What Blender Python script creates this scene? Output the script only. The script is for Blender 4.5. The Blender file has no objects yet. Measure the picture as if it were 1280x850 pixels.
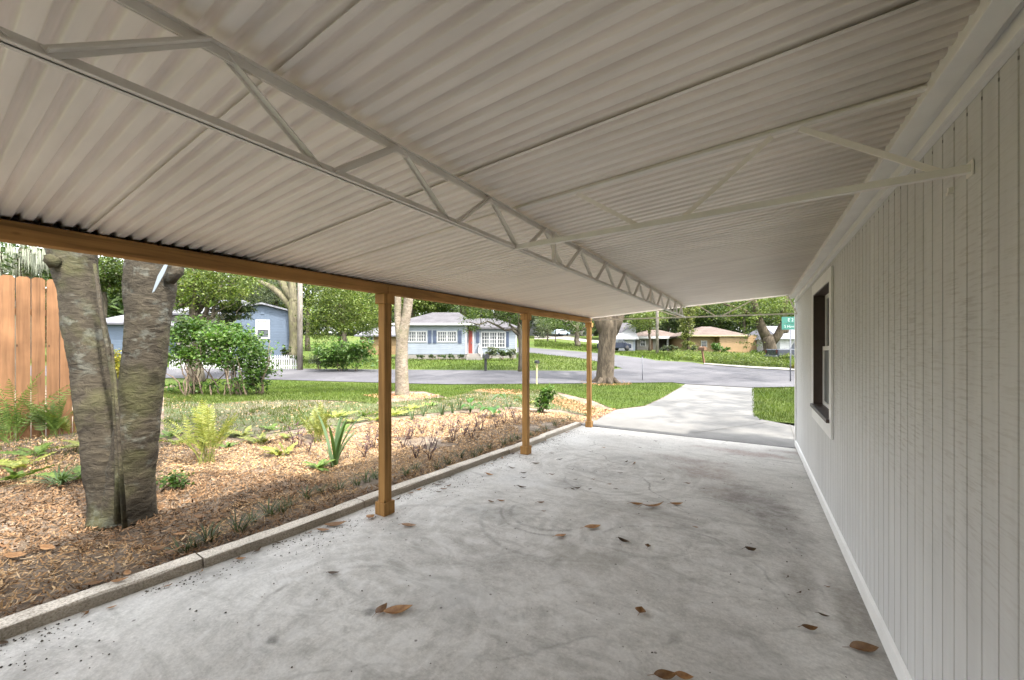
import bpy, bmesh, math, random
import numpy as np
from mathutils import Vector, Matrix, noise as mnoise
random.seed(7); rng=np.random.default_rng(7)
scene=bpy.context.scene; COL=scene.collection
R=math.radians
# ------------------------------------------------------------------ camera frame
F=490.0; CU=640.0; HV=435.0; EYE=1.6; TH=math.atan((944.5-640)/F); CC=math.cos(TH); SS=math.sin(TH)
def c2w(x,d): return (x*CC-d*SS, x*SS+d*CC)
def depth(X,Y): return -X*SS+Y*CC
def sm(a,b,t):
    t=min(1,max(0,(t-a)/(b-a))); return t*t*(3-2*t)
ZD=[(-50,-.1),(17,-.14),(19,-.12),(24,.13),(26.4,.2),(30,.48),(33,.68),(45,.98),(55,1.5),(70,2.5),(90,4.2),(130,6.5),(400,9)]
def zfar(d):
    for (a,za),(b,zb) in zip(ZD,ZD[1:]):
        if d<=b: return za+(zb-za)*(d-a)/(b-a)
    return 9
def slabz(Y): return -.018*min(max(Y,-6),11)
def zg(X,Y):
    d=depth(X,Y); yc=min(max(Y,-6),11)
    zn=-.018*yc+.055*sm(-3.28,-3.6,X)*(1-sm(9,12,Y))+.2*sm(-5.5,-9.3,X)+.02*math.sin(X*1.3+1)*math.sin(Y*1.1)*sm(-3.5,-4.5,X)
    t=sm(11,18,d); return zn*(1-t)+zfar(d)*t
def at(u,d,z=None):
    X,Y=c2w((u-CU)/F*d,d)
    return Vector((X,Y,zg(X,Y) if z is None else z))
def zv(v,d): return EYE-(v-HV)*d/F
def gp(u,v):
    a=1.0
    while a<300:
        b=a*1.03; p=at(u,b)
        if zv(v,b)<=p.z:
            for _ in range(24):
                m=(a+b)/2; p=at(u,m)
                if zv(v,m)<=p.z: b=m
                else: a=m
            return at(u,b)
        a=b
    return at(u,120)
# ------------------------------------------------------------------ materials
class G:
    def __init__(s,nt): s.nt=nt
    def n(s,t,ins=None,out=0,**pr):
        nd=s.nt.nodes.new(t)
        for k,v in pr.items(): setattr(nd,k,v)
        for k,v in (ins or {}).items():
            sk=nd.inputs[k]
            if isinstance(v,bpy.types.NodeSocket): s.nt.links.new(v,sk)
            else:
                if isinstance(v,tuple) and len(v)==3 and sk.type=='RGBA': v=v+(1,)
                sk.default_value=v
        return nd.outputs[out]
    def pos(s): return s.n('ShaderNodeNewGeometry')
    def obj(s): return s.n('ShaderNodeTexCoord',out=3)
    def rnd(s): return s.n('ShaderNodeNewGeometry',out='Random Per Island')
    def sc(s,v,x,y,z): return s.n('ShaderNodeMapping',{0:v,3:(x,y,z)})
    def noise(s,v,scale,detail=3,rough=.55,dist=0): return s.n('ShaderNodeTexNoise',{'Vector':v,'Scale':scale,'Detail':detail,'Roughness':rough,'Distortion':dist})
    def vor(s,v,scale,out=0,**k): return s.n('ShaderNodeTexVoronoi',{'Vector':v,'Scale':scale},out=out,**k)
    def ramp(s,f,stops,interp='LINEAR'):
        o=s.n('ShaderNodeValToRGB',{0:f}); cr=o.node.color_ramp; cr.interpolation=interp
        while len(cr.elements)<len(stops): cr.elements.new(.5)
        for e,(p,c) in zip(cr.elements,stops):
            e.position=p; e.color=(c,c,c,1) if isinstance(c,(int,float)) else tuple(c)+(1,)
        return o
    def mix(s,f,a,b,blend='MIX'):
        return s.n('ShaderNodeMix',{0:f,6:a,7:b},out=2,data_type='RGBA',blend_type=blend)
    def m(s,op,a,b=0,c=0): return s.n('ShaderNodeMath',{0:a,1:b,2:c},operation=op)
    def sep(s,v,i): return s.n('ShaderNodeSeparateXYZ',{0:v},out=i)
    def bump(s,h,st=.3,dist=.02): return s.n('ShaderNodeBump',{'Height':h,'Strength':st,'Distance':dist})
    def pr(s,col,rough=.6,nrm=None,spec=.5,metal=0):
        i={'Base Color':col,'Roughness':rough,'Specular IOR Level':spec,'Metallic':metal}
        if nrm is not None: i['Normal']=nrm
        return s.n('ShaderNodeBsdfPrincipled',i)
    def out(s,sh): s.nt.links.new(sh,s.nt.nodes.new('ShaderNodeOutputMaterial').inputs[0])
def mat(name,fn):
    m=bpy.data.materials.new(name); m.use_nodes=True; m.node_tree.nodes.clear(); fn(G(m.node_tree)); return m
def plain(name,c,rough=.6,var=.12,scale=8,spec=.4,bumpst=.1,metal=0):
    def f(g):
        p=g.obj(); n=g.noise(p,scale,4); k=g.ramp(n,[(.3,1-var),(.7,1+var)])
        g.out(g.pr(g.mix(1,tuple(c)+(1,),k,'MULTIPLY'),rough,g.bump(g.noise(p,scale*6),bumpst,.01),spec,metal))
    return mat(name,f)
def leafmat(name,cols,tr=.35,rough=.5,spec=.35):
    def f(g):
        k=len(cols); c=g.ramp(g.rnd(),[(i/(k-1) if k>1 else 0,cols[i]) for i in range(k)])
        n=g.noise(g.pos(),.55,2); c2=g.mix(1,c,g.ramp(n,[(.3,.65),(.7,1.3)]),'MULTIPLY')
        a=g.pr(c2,rough,None,spec); t=g.n('ShaderNodeBsdfTranslucent',{0:g.mix(1,c2,(1.2,1.3,.6,1),'MULTIPLY')})
        g.out(g.n('ShaderNodeMixShader',{0:tr,1:a,2:t}))
    return mat(name,f)
def wood(name,c,axis,dark=.55):
    sc=[26,26,26]; sc[axis]=1.1
    def f(g):
        p=g.obj(); v=g.sc(p,*sc); n=g.noise(v,1.0,6,.6,.6); b=g.noise(p,2.2,3)
        k=g.ramp(n,[(.28,dark*.8),(.45,.9),(.75,1.22)])
        kn=g.ramp(g.vor(g.sc(p,*[3.5 if i!=axis else 1.6 for i in range(3)]),1.6),[(.03,.35),(.075,1)])
        col=g.mix(1,g.mix(1,g.mix(1,tuple(c)+(1,),k,'MULTIPLY'),g.ramp(b,[(.3,.8),(.7,1.15)]),'MULTIPLY'),kn,'MULTIPLY')
        g.out(g.pr(col,.75,g.bump(n,.5,.006),.2))
    return mat(name,f)
M={}
G_=lambda a,b,c:(a,b,c)
M['wood_z']=wood('stained_post_wood',(.37,.20,.066),2); M['wood_y']=wood('stained_beam_wood',(.37,.195,.066),1)
M['fence']=wood('cedar_fence_wood',(.225,.115,.055),2,.75)
def f(g):
    p=g.obj(); n=g.noise(p,2.5,4); n2=g.noise(p,40,2)
    st=g.ramp(g.noise(g.sc(p,.6,6,1),2,4),[(.35,.9),(.65,1.03)])
    c=g.mix(1,g.ramp(n,[(.3,(.86,.795,.745)),(.7,(.9,.845,.795))]),st,'MULTIPLY')
    g.out(g.pr(c,.48,g.bump(n2,.03,.001),.35))
M['roof']=mat('painted_corrugated_metal',f)
M['truss']=plain('painted_steel',(.76,.725,.68),.5,.08,6)
def f(g):   # rough sawn panel siding, worn horizontally
    p=g.obj(); s1=g.noise(g.sc(p,1,7,95),1.0,5,.7); s2=g.noise(g.sc(p,1,14,160),1.0,3)
    z=g.sep(p,2); band=g.ramp(g.m('ADD',z,g.m('MULTIPLY',g.noise(p,1.2,4),.9)),[(.25,0),(.48,1),(.78,.75),(1,.35)])
    band.node.color_ramp.interpolation='EASE'
    patch=g.ramp(g.noise(p,1.7,4,.6),[(.4,.35),(.62,1)])
    lines=g.ramp(s1,[(.5,0),(.61,1)])
    zz=g.n('ShaderNodeMapRange',{0:g.m('ADD',z,g.m('MULTIPLY',g.noise(p,1.1,3),.7)),1:.95,2:1.55,3:0,4:1})
    zt=g.n('ShaderNodeMapRange',{0:z,1:1.9,2:2.4,3:1,4:.35})
    msk=g.m('MULTIPLY',g.m('MULTIPLY',g.m('MULTIPLY',zz,zt),patch),lines)
    base=g.mix(g.ramp(g.noise(p,.9,3),[(.3,0),(.7,1)]),(.615,.61,.60,1),(.545,.54,.53,1))
    c=g.mix(g.m('MULTIPLY',msk,.55),base,(.33,.30,.27,1))
    gy=g.m('PINGPONG',g.sep(p,1),.0508)
    c=g.mix(g.m('MULTIPLY',g.ramp(gy,[(.003,1),(.0075,0)]),.26),c,(.42,.36,.3,1))
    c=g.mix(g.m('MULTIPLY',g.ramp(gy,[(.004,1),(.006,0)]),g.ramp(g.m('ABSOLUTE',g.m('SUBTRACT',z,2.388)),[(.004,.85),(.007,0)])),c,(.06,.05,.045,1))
    c=g.mix(1,c,g.ramp(g.noise(g.sc(p,1,9,.8),1.3,3),[(.35,.93),(.65,1.03)]),'MULTIPLY')
    h=g.m('ADD',g.m('MULTIPLY',s1,.7),g.m('MULTIPLY',s2,.4))
    g.out(g.pr(c,.5,g.bump(h,.45,.006),.45))
M['siding']=mat('rough_sawn_white_siding',f)
M['white']=plain('white_trim_paint',(.76,.75,.73),.45,.05,5)
M['white_old']=plain('weathered_white_paint',(.7,.69,.66),.6,.1,4)
M['trim_far']=plain('dull_white_house_trim',(.36,.36,.355),.5,.06,5)
M['jamb']=plain('dark_bronze_frame',(.055,.038,.03),.45,.15,9)
M['dark']=plain('painted_gap_shade',(.1,.09,.08),.7,.15,5)  # dark tone standing for the shade in gaps under the roof sheets
def f(g):
    p=g.obj(); n=g.noise(p,2,2)
    g.out(g.pr(g.ramp(n,[(.3,(.03,.034,.038)),(.7,(.09,.1,.11))]),.06,None,.6))
M['glass']=mat('window_glass',f)
M['curtain']=plain('grey_window_screen',(.16,.17,.175),.35,.2,30)
ARCS=[] # centre, radius, half width, start/end angle filled below
def f(g):
    p=g.pos(); big=g.noise(p,.55,5,.6); mid=g.noise(p,2.3,5,.6,.8); fine=g.noise(p,60,3,.7); sp=g.noise(p,16,5,.75)
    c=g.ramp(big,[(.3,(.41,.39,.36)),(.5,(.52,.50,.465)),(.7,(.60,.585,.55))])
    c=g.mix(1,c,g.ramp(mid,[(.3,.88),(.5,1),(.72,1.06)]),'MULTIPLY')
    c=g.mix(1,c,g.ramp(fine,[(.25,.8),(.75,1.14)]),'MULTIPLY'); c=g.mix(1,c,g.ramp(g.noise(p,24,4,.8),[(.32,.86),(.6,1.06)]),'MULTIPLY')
    cr=g.vor(g.mix(.3,p,g.n('ShaderNodeTexNoise',{'Vector':p,'Scale':1.6,'Detail':5.0},out=1)),.33,feature='DISTANCE_TO_EDGE')
    c=g.mix(g.m('MULTIPLY',g.ramp(cr,[(.0012,.7),(.004,0)]),g.ramp(g.noise(p,1.1,3),[(.45,0),(.6,1)])),c,(.12,.115,.1,1))
    # swept dust streaks
    for (cx,cy,am) in SWEEPS:
        v=g.n('ShaderNodeVectorMath',{0:p,1:(cx,cy,0)},operation='SUBTRACT'); v=g.sc(v,1,1,0)
        l=g.n('ShaderNodeVectorMath',{0:v},out='Value',operation='LENGTH'); an=g.m('ARCTAN2',g.sep(v,1),g.sep(v,0))
        cv=g.n('ShaderNodeCombineXYZ',{0:g.m('MULTIPLY',g.m('ADD',l,g.m('MULTIPLY',g.noise(p,1.3,3),.35)),8.0),1:g.m('MULTIPLY',an,2.2),2:0})
        sw=g.noise(cv,1.0,5,.62,.5); fall=g.n('ShaderNodeMapRange',{0:l,1:.5,2:2.2,3:1,4:0})
        c=g.mix(g.m('MULTIPLY',g.m('MULTIPLY',g.ramp(sw,[(.5,0),(.64,1)]),fall),am*.62),c,(.70,.69,.665,1)); c=g.mix(g.m('MULTIPLY',g.m('MULTIPLY',g.ramp(sw,[(.36,1),(.46,0)]),fall),am*.5),c,(.27,.26,.235,1))
    c=g.mix(g.m('MULTIPLY',g.ramp(g.noise(g.sc(p,.6,1.5,1),2.1,5,.7,1.6),[(.52,0),(.7,1)]),.55),c,(.24,.23,.205,1))
    # old drips and brown stains towards the street end beside the wall
    def spot(cx,cy,rx,ry,col,amt,c):
        v=g.n('ShaderNodeVectorMath',{0:p,1:(cx,cy,0)},operation='SUBTRACT'); v=g.sc(v,1/rx,1/ry,0)
        l=g.n('ShaderNodeVectorMath',{0:v},out='Value',operation='LENGTH')
        l=g.m('ADD',l,g.m('MULTIPLY',g.m('SUBTRACT',g.noise(p,3.5,5,.7),.5),2.2))
        k=g.m('MULTIPLY',g.ramp(l,[(.35,1),(1,0)]),g.ramp(sp,[(.35,.45),(.65,1)]))
        return g.mix(g.m('MULTIPLY',k,amt),c,col+(1,))
    for a in SPOTS: c=spot(*a,c)
    # tyre arcs
    for (cx,cy,r,w,a0,a1,st) in ARCS:
        v=g.n('ShaderNodeVectorMath',{0:p,1:(cx,cy,0)},operation='SUBTRACT'); v=g.sc(v,1,1,0)
        l=g.n('ShaderNodeVectorMath',{0:v},out='Value',operation='LENGTH')
        dd=g.m('ABSOLUTE',g.m('SUBTRACT',g.m('ADD',l,g.m('MULTIPLY',g.noise(p,1.5,2),.1)),r+.05))
        k=g.n('ShaderNodeMapRange',{0:dd,1:w*.3,2:w,3:1,4:0})
        an=g.m('ARCTAN2',g.sep(v,1),g.sep(v,0))
        mk=g.m('MULTIPLY',g.n('ShaderNodeMapRange',{0:an,1:a0,2:a0+.25,3:0,4:1}),g.n('ShaderNodeMapRange',{0:an,1:a1-.25,2:a1,3:1,4:0}))
        k=g.m('MULTIPLY',g.m('MULTIPLY',k,mk),g.ramp(g.noise(p,11,5,.75),[(.38,.1),(.62,1)]))
        c=g.mix(g.m('MULTIPLY',k,st),c,(.16,.155,.14,1))
    # tiny dark specks
    vs=g.vor(p,5.5); c=g.mix(g.m('MULTIPLY',g.ramp(vs,[(.035,1),(.06,0)]),.75),c,(.08,.07,.06,1))
    g.out(g.pr(c,.78,g.bump(g.m('ADD',g.m('MULTIPLY',fine,.5),mid),.25,.01),.35))
SLABF=f
def f(g):
    p=g.pos(); n=g.noise(p,.5,5,.6); m=g.noise(p,3,5); fi=g.noise(p,50,2)
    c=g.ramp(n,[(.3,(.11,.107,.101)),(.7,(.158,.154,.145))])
    c=g.mix(1,c,g.ramp(m,[(.3,.85),(.7,1.08)]),'MULTIPLY')
    g.out(g.pr(g.mix(1,c,g.ramp(fi,[(.3,.9),(.7,1.08)]),'MULTIPLY'),.8,g.bump(m,.2,.01),.3))
M['driveway']=mat('driveway_concrete',f)  # plain grey concrete, tone varied by noise only
def f(g):
    p=g.pos(); n=g.noise(p,.35,6,.65); fi=g.noise(p,30,2)
    cr=g.vor(g.mix(.25,p,g.n('ShaderNodeTexNoise',{'Vector':p,'Scale':1.2},out=1)),.55,feature='DISTANCE_TO_EDGE')
    c=g.ramp(n,[(.3,(.045,.043,.048)),(.55,(.068,.066,.072)),(.75,(.10,.096,.10))])
    c=g.mix(g.ramp(cr,[(.004,.6),(.014,0)]),c,(.05,.05,.05,1))
    g.out(g.pr(g.mix(1,c,g.ramp(fi,[(.3,.8),(.7,1.2)]),'MULTIPLY'),.85,g.bump(fi,.3,.01),.3))
M['asphalt']=mat('old_asphalt',f)
def f(g):
    p=g.pos(); v=g.vor(p,70); n=g.noise(p,3,4); w=g.noise(p,14,4,.7)
    c=g.ramp(g.noise(p,90,2,.7),[(.3,(.28,.24,.195)),(.5,(.56,.50,.42)),(.7,(.73,.67,.585))])
    c=g.mix(1,c,g.ramp(n,[(.3,.75),(.7,1.1)]),'MULTIPLY')
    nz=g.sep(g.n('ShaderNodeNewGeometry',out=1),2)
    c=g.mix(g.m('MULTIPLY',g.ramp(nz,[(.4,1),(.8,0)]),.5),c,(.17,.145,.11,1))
    g.out(g.pr(c,.9,g.bump(v,.5,.006),.25))
M['kerb']=mat('exposed_aggregate_concrete',f)
def f(g):   # open yard soil with leaf litter, mulch dust
    p=g.pos(); n=g.noise(p,1.1,5,.6); m=g.noise(p,9,5,.7); fi=g.noise(p,45,3,.7)
    c=g.ramp(n,[(.3,(.10,.075,.052)),(.5,(.17,.13,.095)),(.7,(.24,.195,.15))])
    c=g.mix(1,c,g.ramp(m,[(.3,.55),(.5,1),(.7,1.35)]),'MULTIPLY')
    g.out(g.pr(g.mix(1,c,g.ramp(fi,[(.3,.7),(.7,1.25)]),'MULTIPLY'),.95,g.bump(fi,.8,.03),.15))
M['soil']=mat('litter_soil',f)
def f(g):
    p=g.pos(); n=g.noise(p,1.0,5,.65); m=g.noise(p,12,4,.7)
    c=g.ramp(n,[(.3,(.13,.11,.085)),(.48,(.09,.09,.05)),(.62,(.06,.085,.03)),(.75,(.18,.16,.135))])
    g.out(g.pr(g.mix(1,c,g.ramp(m,[(.3,.6),(.7,1.3)]),'MULTIPLY'),.95,g.bump(m,.8,.03),.15))
M['thin']=mat('patchy_dirt_and_weeds',f)
def f(g):
    p=g.pos(); n=g.noise(p,.6,5,.65); m=g.noise(p,20,4,.7); b=g.noise(p,.12,3)
    c=g.ramp(n,[(.3,(.045,.068,.013)),(.55,(.065,.098,.017)),(.75,(.095,.12,.028))])
    c=g.mix(g.ramp(b,[(.45,0),(.7,.6)]),c,(.1,.11,.035,1))
    g.out(g.pr(g.mix(1,c,g.ramp(m,[(.3,.6),(.7,1.3)]),'MULTIPLY'),.95,g.bump(m,.9,.05),.15))
M['lawn']=mat('mown_lawn_base',f)
M['blade']=leafmat('grass_blades',[(0.031,0.055,0.006),(0.053,0.087,0.009),(0.074,0.105,0.014),(0.089,0.105,0.026)],.35,.6,.2)
M['blade_dry']=leafmat('thin_weed_blades',[(0.056,0.074,0.019),(0.087,0.105,0.031),(0.124,0.112,0.050),(0.074,0.099,0.019)],.3,.7,.15)
def chips(name,cols):
    def f(g):
        k=len(cols); c=g.ramp(g.rnd(),[(i/(k-1),cols[i]) for i in range(k)])
        g.out(g.pr(g.mix(1,c,g.ramp(g.noise(g.pos(),60,2),[(.3,.8),(.7,1.15)]),'MULTIPLY'),.85,None,.2))
    return mat(name,f)
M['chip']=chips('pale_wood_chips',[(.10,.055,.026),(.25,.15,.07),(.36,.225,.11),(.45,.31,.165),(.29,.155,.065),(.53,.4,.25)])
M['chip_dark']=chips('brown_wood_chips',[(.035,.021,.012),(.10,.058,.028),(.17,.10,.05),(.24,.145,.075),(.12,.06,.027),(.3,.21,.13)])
M['chip_red']=chips('fresh_orange_chips',[(.25,.12,.06),(.4,.2,.1),(.5,.28,.15),(.34,.18,.1)])
M['crumb']=chips('dark_dirt_crumbs',[(.03,.026,.02),(.08,.07,.055),(.15,.13,.1)])
def bark(name,c1,c2,lichen,sc=1.0,hor=True):
    def f(g):
        p=g.obj(); v=g.sc(p,9*sc,9*sc,(20 if hor else 2.2)*sc)
        n=g.noise(v,1.0,7,.7,.9); b=g.noise(p,3*sc,5,.6)
        c=g.mix(g.ramp(n,[(.35,0),(.65,1)]),tuple(c1)+(1,),tuple(c2)+(1,))
        c=g.mix(1,c,g.ramp(b,[(.3,.7),(.7,1.2)]),'MULTIPLY')
        if lichen:
            k=g.m('MULTIPLY',g.ramp(g.noise(p,7*sc,5,.7),[(.54,0),(.64,1)]),g.ramp(g.noise(p,1.3*sc,3),[(.42,0),(.62,1)]))
            c=g.mix(g.m('MULTIPLY',k,.38),c,tuple(lichen)+(1,))
            k2=g.m('MULTIPLY',g.ramp(g.noise(p,2.1*sc,4),[(.5,0),(.68,1)]),.5); c=g.mix(k2,c,(.085,.09,.03,1))
        g.out(g.pr(c,.9,g.bump(n,.9,.03),.2))
    return mat(name,f)
M['bark_near']=bark('scarred_grey_bark',(.026,.021,.015),(.066,.055,.038),(.19,.21,.185))
M['bark_pale']=bark('pale_smooth_bark',(.10,.08,.058),(.24,.2,.155),(.25,.25,.2),.8)
M['bark_oak']=bark('furrowed_oak_bark',(.035,.027,.018),(.12,.095,.068),None,.9,False)
M['bark_moss']=bark('moss_streaked_bark',(.05,.042,.028),(.15,.135,.085),(.17,.19,.07),.6,False); M['bark_dark']=bark('dark_bark',(.04,.033,.025),(.12,.1,.075),(.17,.19,.11),.6,False)
M['pole']=bark('weathered_pole_timber',(.14,.12,.1),(.27,.24,.21),None,.7,False)
M['leaf_oak']=leafmat('oak_leaves',[(0.023,0.043,0.009),(0.039,0.069,0.013),(0.065,0.098,0.018),(0.098,0.124,0.033)])
M['leaf_dark']=leafmat('dark_leaves',[(0.015,0.029,0.009),(0.029,0.053,0.013),(0.050,0.075,0.020),(0.078,0.098,0.039)])
M['leaf_lime']=leafmat('lime_leaves',[(0.039,0.065,0.010),(0.072,0.111,0.016),(0.111,0.144,0.023),(0.144,0.164,0.053)])
M['leaf_gray']=leafmat('grey_green_leaves',[(0.039,0.056,0.029),(0.065,0.085,0.046),(0.104,0.124,0.065),(0.157,0.170,0.111)])
M['leaf_vine']=leafmat('vine_leaves',[(.05,.08,.015),(.11,.14,.03),(.2,.22,.06),(.3,.3,.13)])
M['leaf_yel']=leafmat('yellow_leaves',[(0.136,0.129,0.014),(0.204,0.184,0.020),(0.272,0.231,0.034),(0.116,0.136,0.020)])
M['leaf_hedge']=leafmat('hedge_leaves',[(0.020,0.050,0.008),(0.039,0.092,0.010),(0.065,0.131,0.016),(0.118,0.157,0.053)])
M['fern']=leafmat('fern_fronds',[(0.075,0.128,0.026),(0.120,0.188,0.038),(0.180,0.247,0.060)])
M['fern_y']=leafmat('pale_fern_fronds',[(0.150,0.180,0.030),(0.225,0.247,0.045),(0.300,0.300,0.090),(0.105,0.150,0.030)])
M['strap']=leafmat('strap_leaves',[(0.038,0.068,0.022),(0.060,0.105,0.038),(0.112,0.150,0.075)])
M['lily']=leafmat('border_grass_leaves',[(.02,.032,.012),(.04,.06,.02),(.075,.1,.035)],.2)
M['broad']=leafmat('broad_glossy_leaves',[(0.038,0.098,0.022),(0.060,0.150,0.030),(0.098,0.195,0.038)],.4,.35)
M['purple']=leafmat('purple_leaves',[(.06,.03,.035),(.1,.05,.055),(.15,.1,.08)],.2)
M['moss']=leafmat('hanging_moss',[(.2,.22,.17),(.3,.32,.25),(.4,.41,.34)],.3,.9,.1)
M['stem']=plain('twig_bark',(.13,.095,.065),.9,.3,20)
def f(g):
    p=g.obj(); c=g.ramp(g.noise(p,22,4),[(.3,(.2,.09,.03)),(.55,(.36,.19,.075)),(.75,(.46,.28,.13))])
    o=g.n('ShaderNodeObjectInfo',out='Random'); c=g.mix(1,c,g.ramp(o,[(0,.5),(1,1.1)]),'MULTIPLY')
    g.out(g.pr(c,.6,None,.3))
M['dry']=mat('dry_leaf',f)
def f(g):
    p=g.obj(); c=g.ramp(g.noise(p,22,4),[(.3,(.05,.033,.02)),(.55,(.11,.07,.04)),(.8,(.2,.14,.085))]); g.out(g.pr(c,.7,None,.3))
M['dry_dark']=mat('dark_dry_leaf',f)
def lap(name,c,step=.16):
    def f(g):
        p=g.obj(); z=g.m('FRACT',g.m('DIVIDE',g.sep(p,2),step)); n=g.noise(p,1.5,3)
        col=g.mix(1,tuple(c)+(1,),g.ramp(n,[(.3,.92),(.7,1.06)]),'MULTIPLY')
        g.out(g.pr(col,.55,g.bump(z,.8,.02),.35))
    return mat(name,f)
M['sid_blue']=lap('pale_blue_lap_siding',(.215,.24,.275)); M['sid_slate']=lap('slate_blue_lap_siding',(.075,.098,.135),.2)
M['sid_tan']=lap('tan_board_siding',(.22,.145,.075),.5); M['sid_white']=lap('white_lap_siding',(.33,.33,.35),.2)
M['sid_grey']=lap('grey_block_wall',(.2,.185,.165),.2)
M['shutter']=plain('navy_shutter_paint',(.045,.06,.1),.5,.1); M['reddoor']=plain('red_door_paint',(.2,.04,.028),.45,.1)
def shingle(name,c):
    def f(g):
        p=g.obj(); b=g.n('ShaderNodeTexBrick',{'Vector':g.sc(p,1,1,1),'Color1':(.8,.8,.8,1),'Color2':(1.15,1.15,1.15,1),'Mortar':(.6,.6,.6,1),'Scale':3.0,'Mortar Size':.01}); n=g.noise(p,1.2,4)
        g.out(g.pr(g.mix(1,g.mix(1,tuple(c)+(1,),b,'MULTIPLY'),g.ramp(n,[(.3,.8),(.7,1.15)]),'MULTIPLY'),.9,None,.2))
    return mat(name,f)
M['sh_grey']=shingle('grey_shingles',(.075,.071,.076)); M['sh_brown']=shingle('brown_shingles',(.10,.075,.063)); M['sh_light']=shingle('light_grey_roofing',(.14,.14,.155))
M['metal']=plain('galvanised_steel',(.13,.135,.15),.5,.1,10,.5,.05,.3); M['black']=plain('black_paint',(.02,.02,.022),.4,.1)
M['sign']=plain('green_sign_face',(.016,.12,.09),.4,.06); M['signtext']=plain('white_sign_letters',(.4,.46,.43),.5,.03)
M['carpaint']=plain('dark_blue_car_paint',(.018,.022,.035),.2,.05,4,.6,0); M['tyre']=plain('tyre_rubber',(.02,.02,.02),.8); M['lamp']=plain('tail_lamp_red',(.06,.008,.008),.3)
M['brownpost']=plain('brown_timber',(.12,.065,.035),.8,.2); M['paletimber']=plain('pale_treated_timber',(.36,.3,.16),.75,.15)
M['plastic']=plain('pale_plastic_strip',(.16,.185,.2),.4,.05)
# ------------------------------------------------------------------ mesh helpers
def mesh_np(name,V,Fq,m,parent=None,smooth=False):
    me=bpy.data.meshes.new(name); V=np.asarray(V,np.float32); Fq=np.asarray(Fq,np.int32); n,k=Fq.shape
    me.vertices.add(len(V)); me.vertices.foreach_set('co',V.ravel()); me.loops.add(n*k); me.loops.foreach_set('vertex_index',Fq.ravel())
    me.polygons.add(n); me.polygons.foreach_set('loop_start',np.arange(0,n*k,k,dtype=np.int32))
    if smooth: me.polygons.foreach_set('use_smooth',np.ones(n,bool))
    me.update(calc_edges=True); me.materials.append(m)
    return link(name,me,parent)
def link(name,me,parent=None):
    o=bpy.data.objects.new(name,me); COL.objects.link(o)
    if parent is not None: o.parent=parent
    return o
def tag(o,label=None,cat=None,group=None,kind=None):
    if label: o['label']=label
    if cat: o['category']=cat
    if group: o['group']=group
    if kind: o['kind']=kind
    return o
def empty(name,loc,rz=0,label=None,cat=None,group=None):
    o=bpy.data.objects.new(name,None); o.empty_display_size=.1; COL.objects.link(o); o.location=loc; o.rotation_euler=(0,0,rz); return tag(o,label,cat,group)
def copy_tree(o,parent=None):
    c=o.copy(); COL.objects.link(c); c.parent=parent
    for ch in [x for x in bpy.data.objects if x.parent==o and x!=c]: copy_tree(ch,c)
    return c
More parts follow.
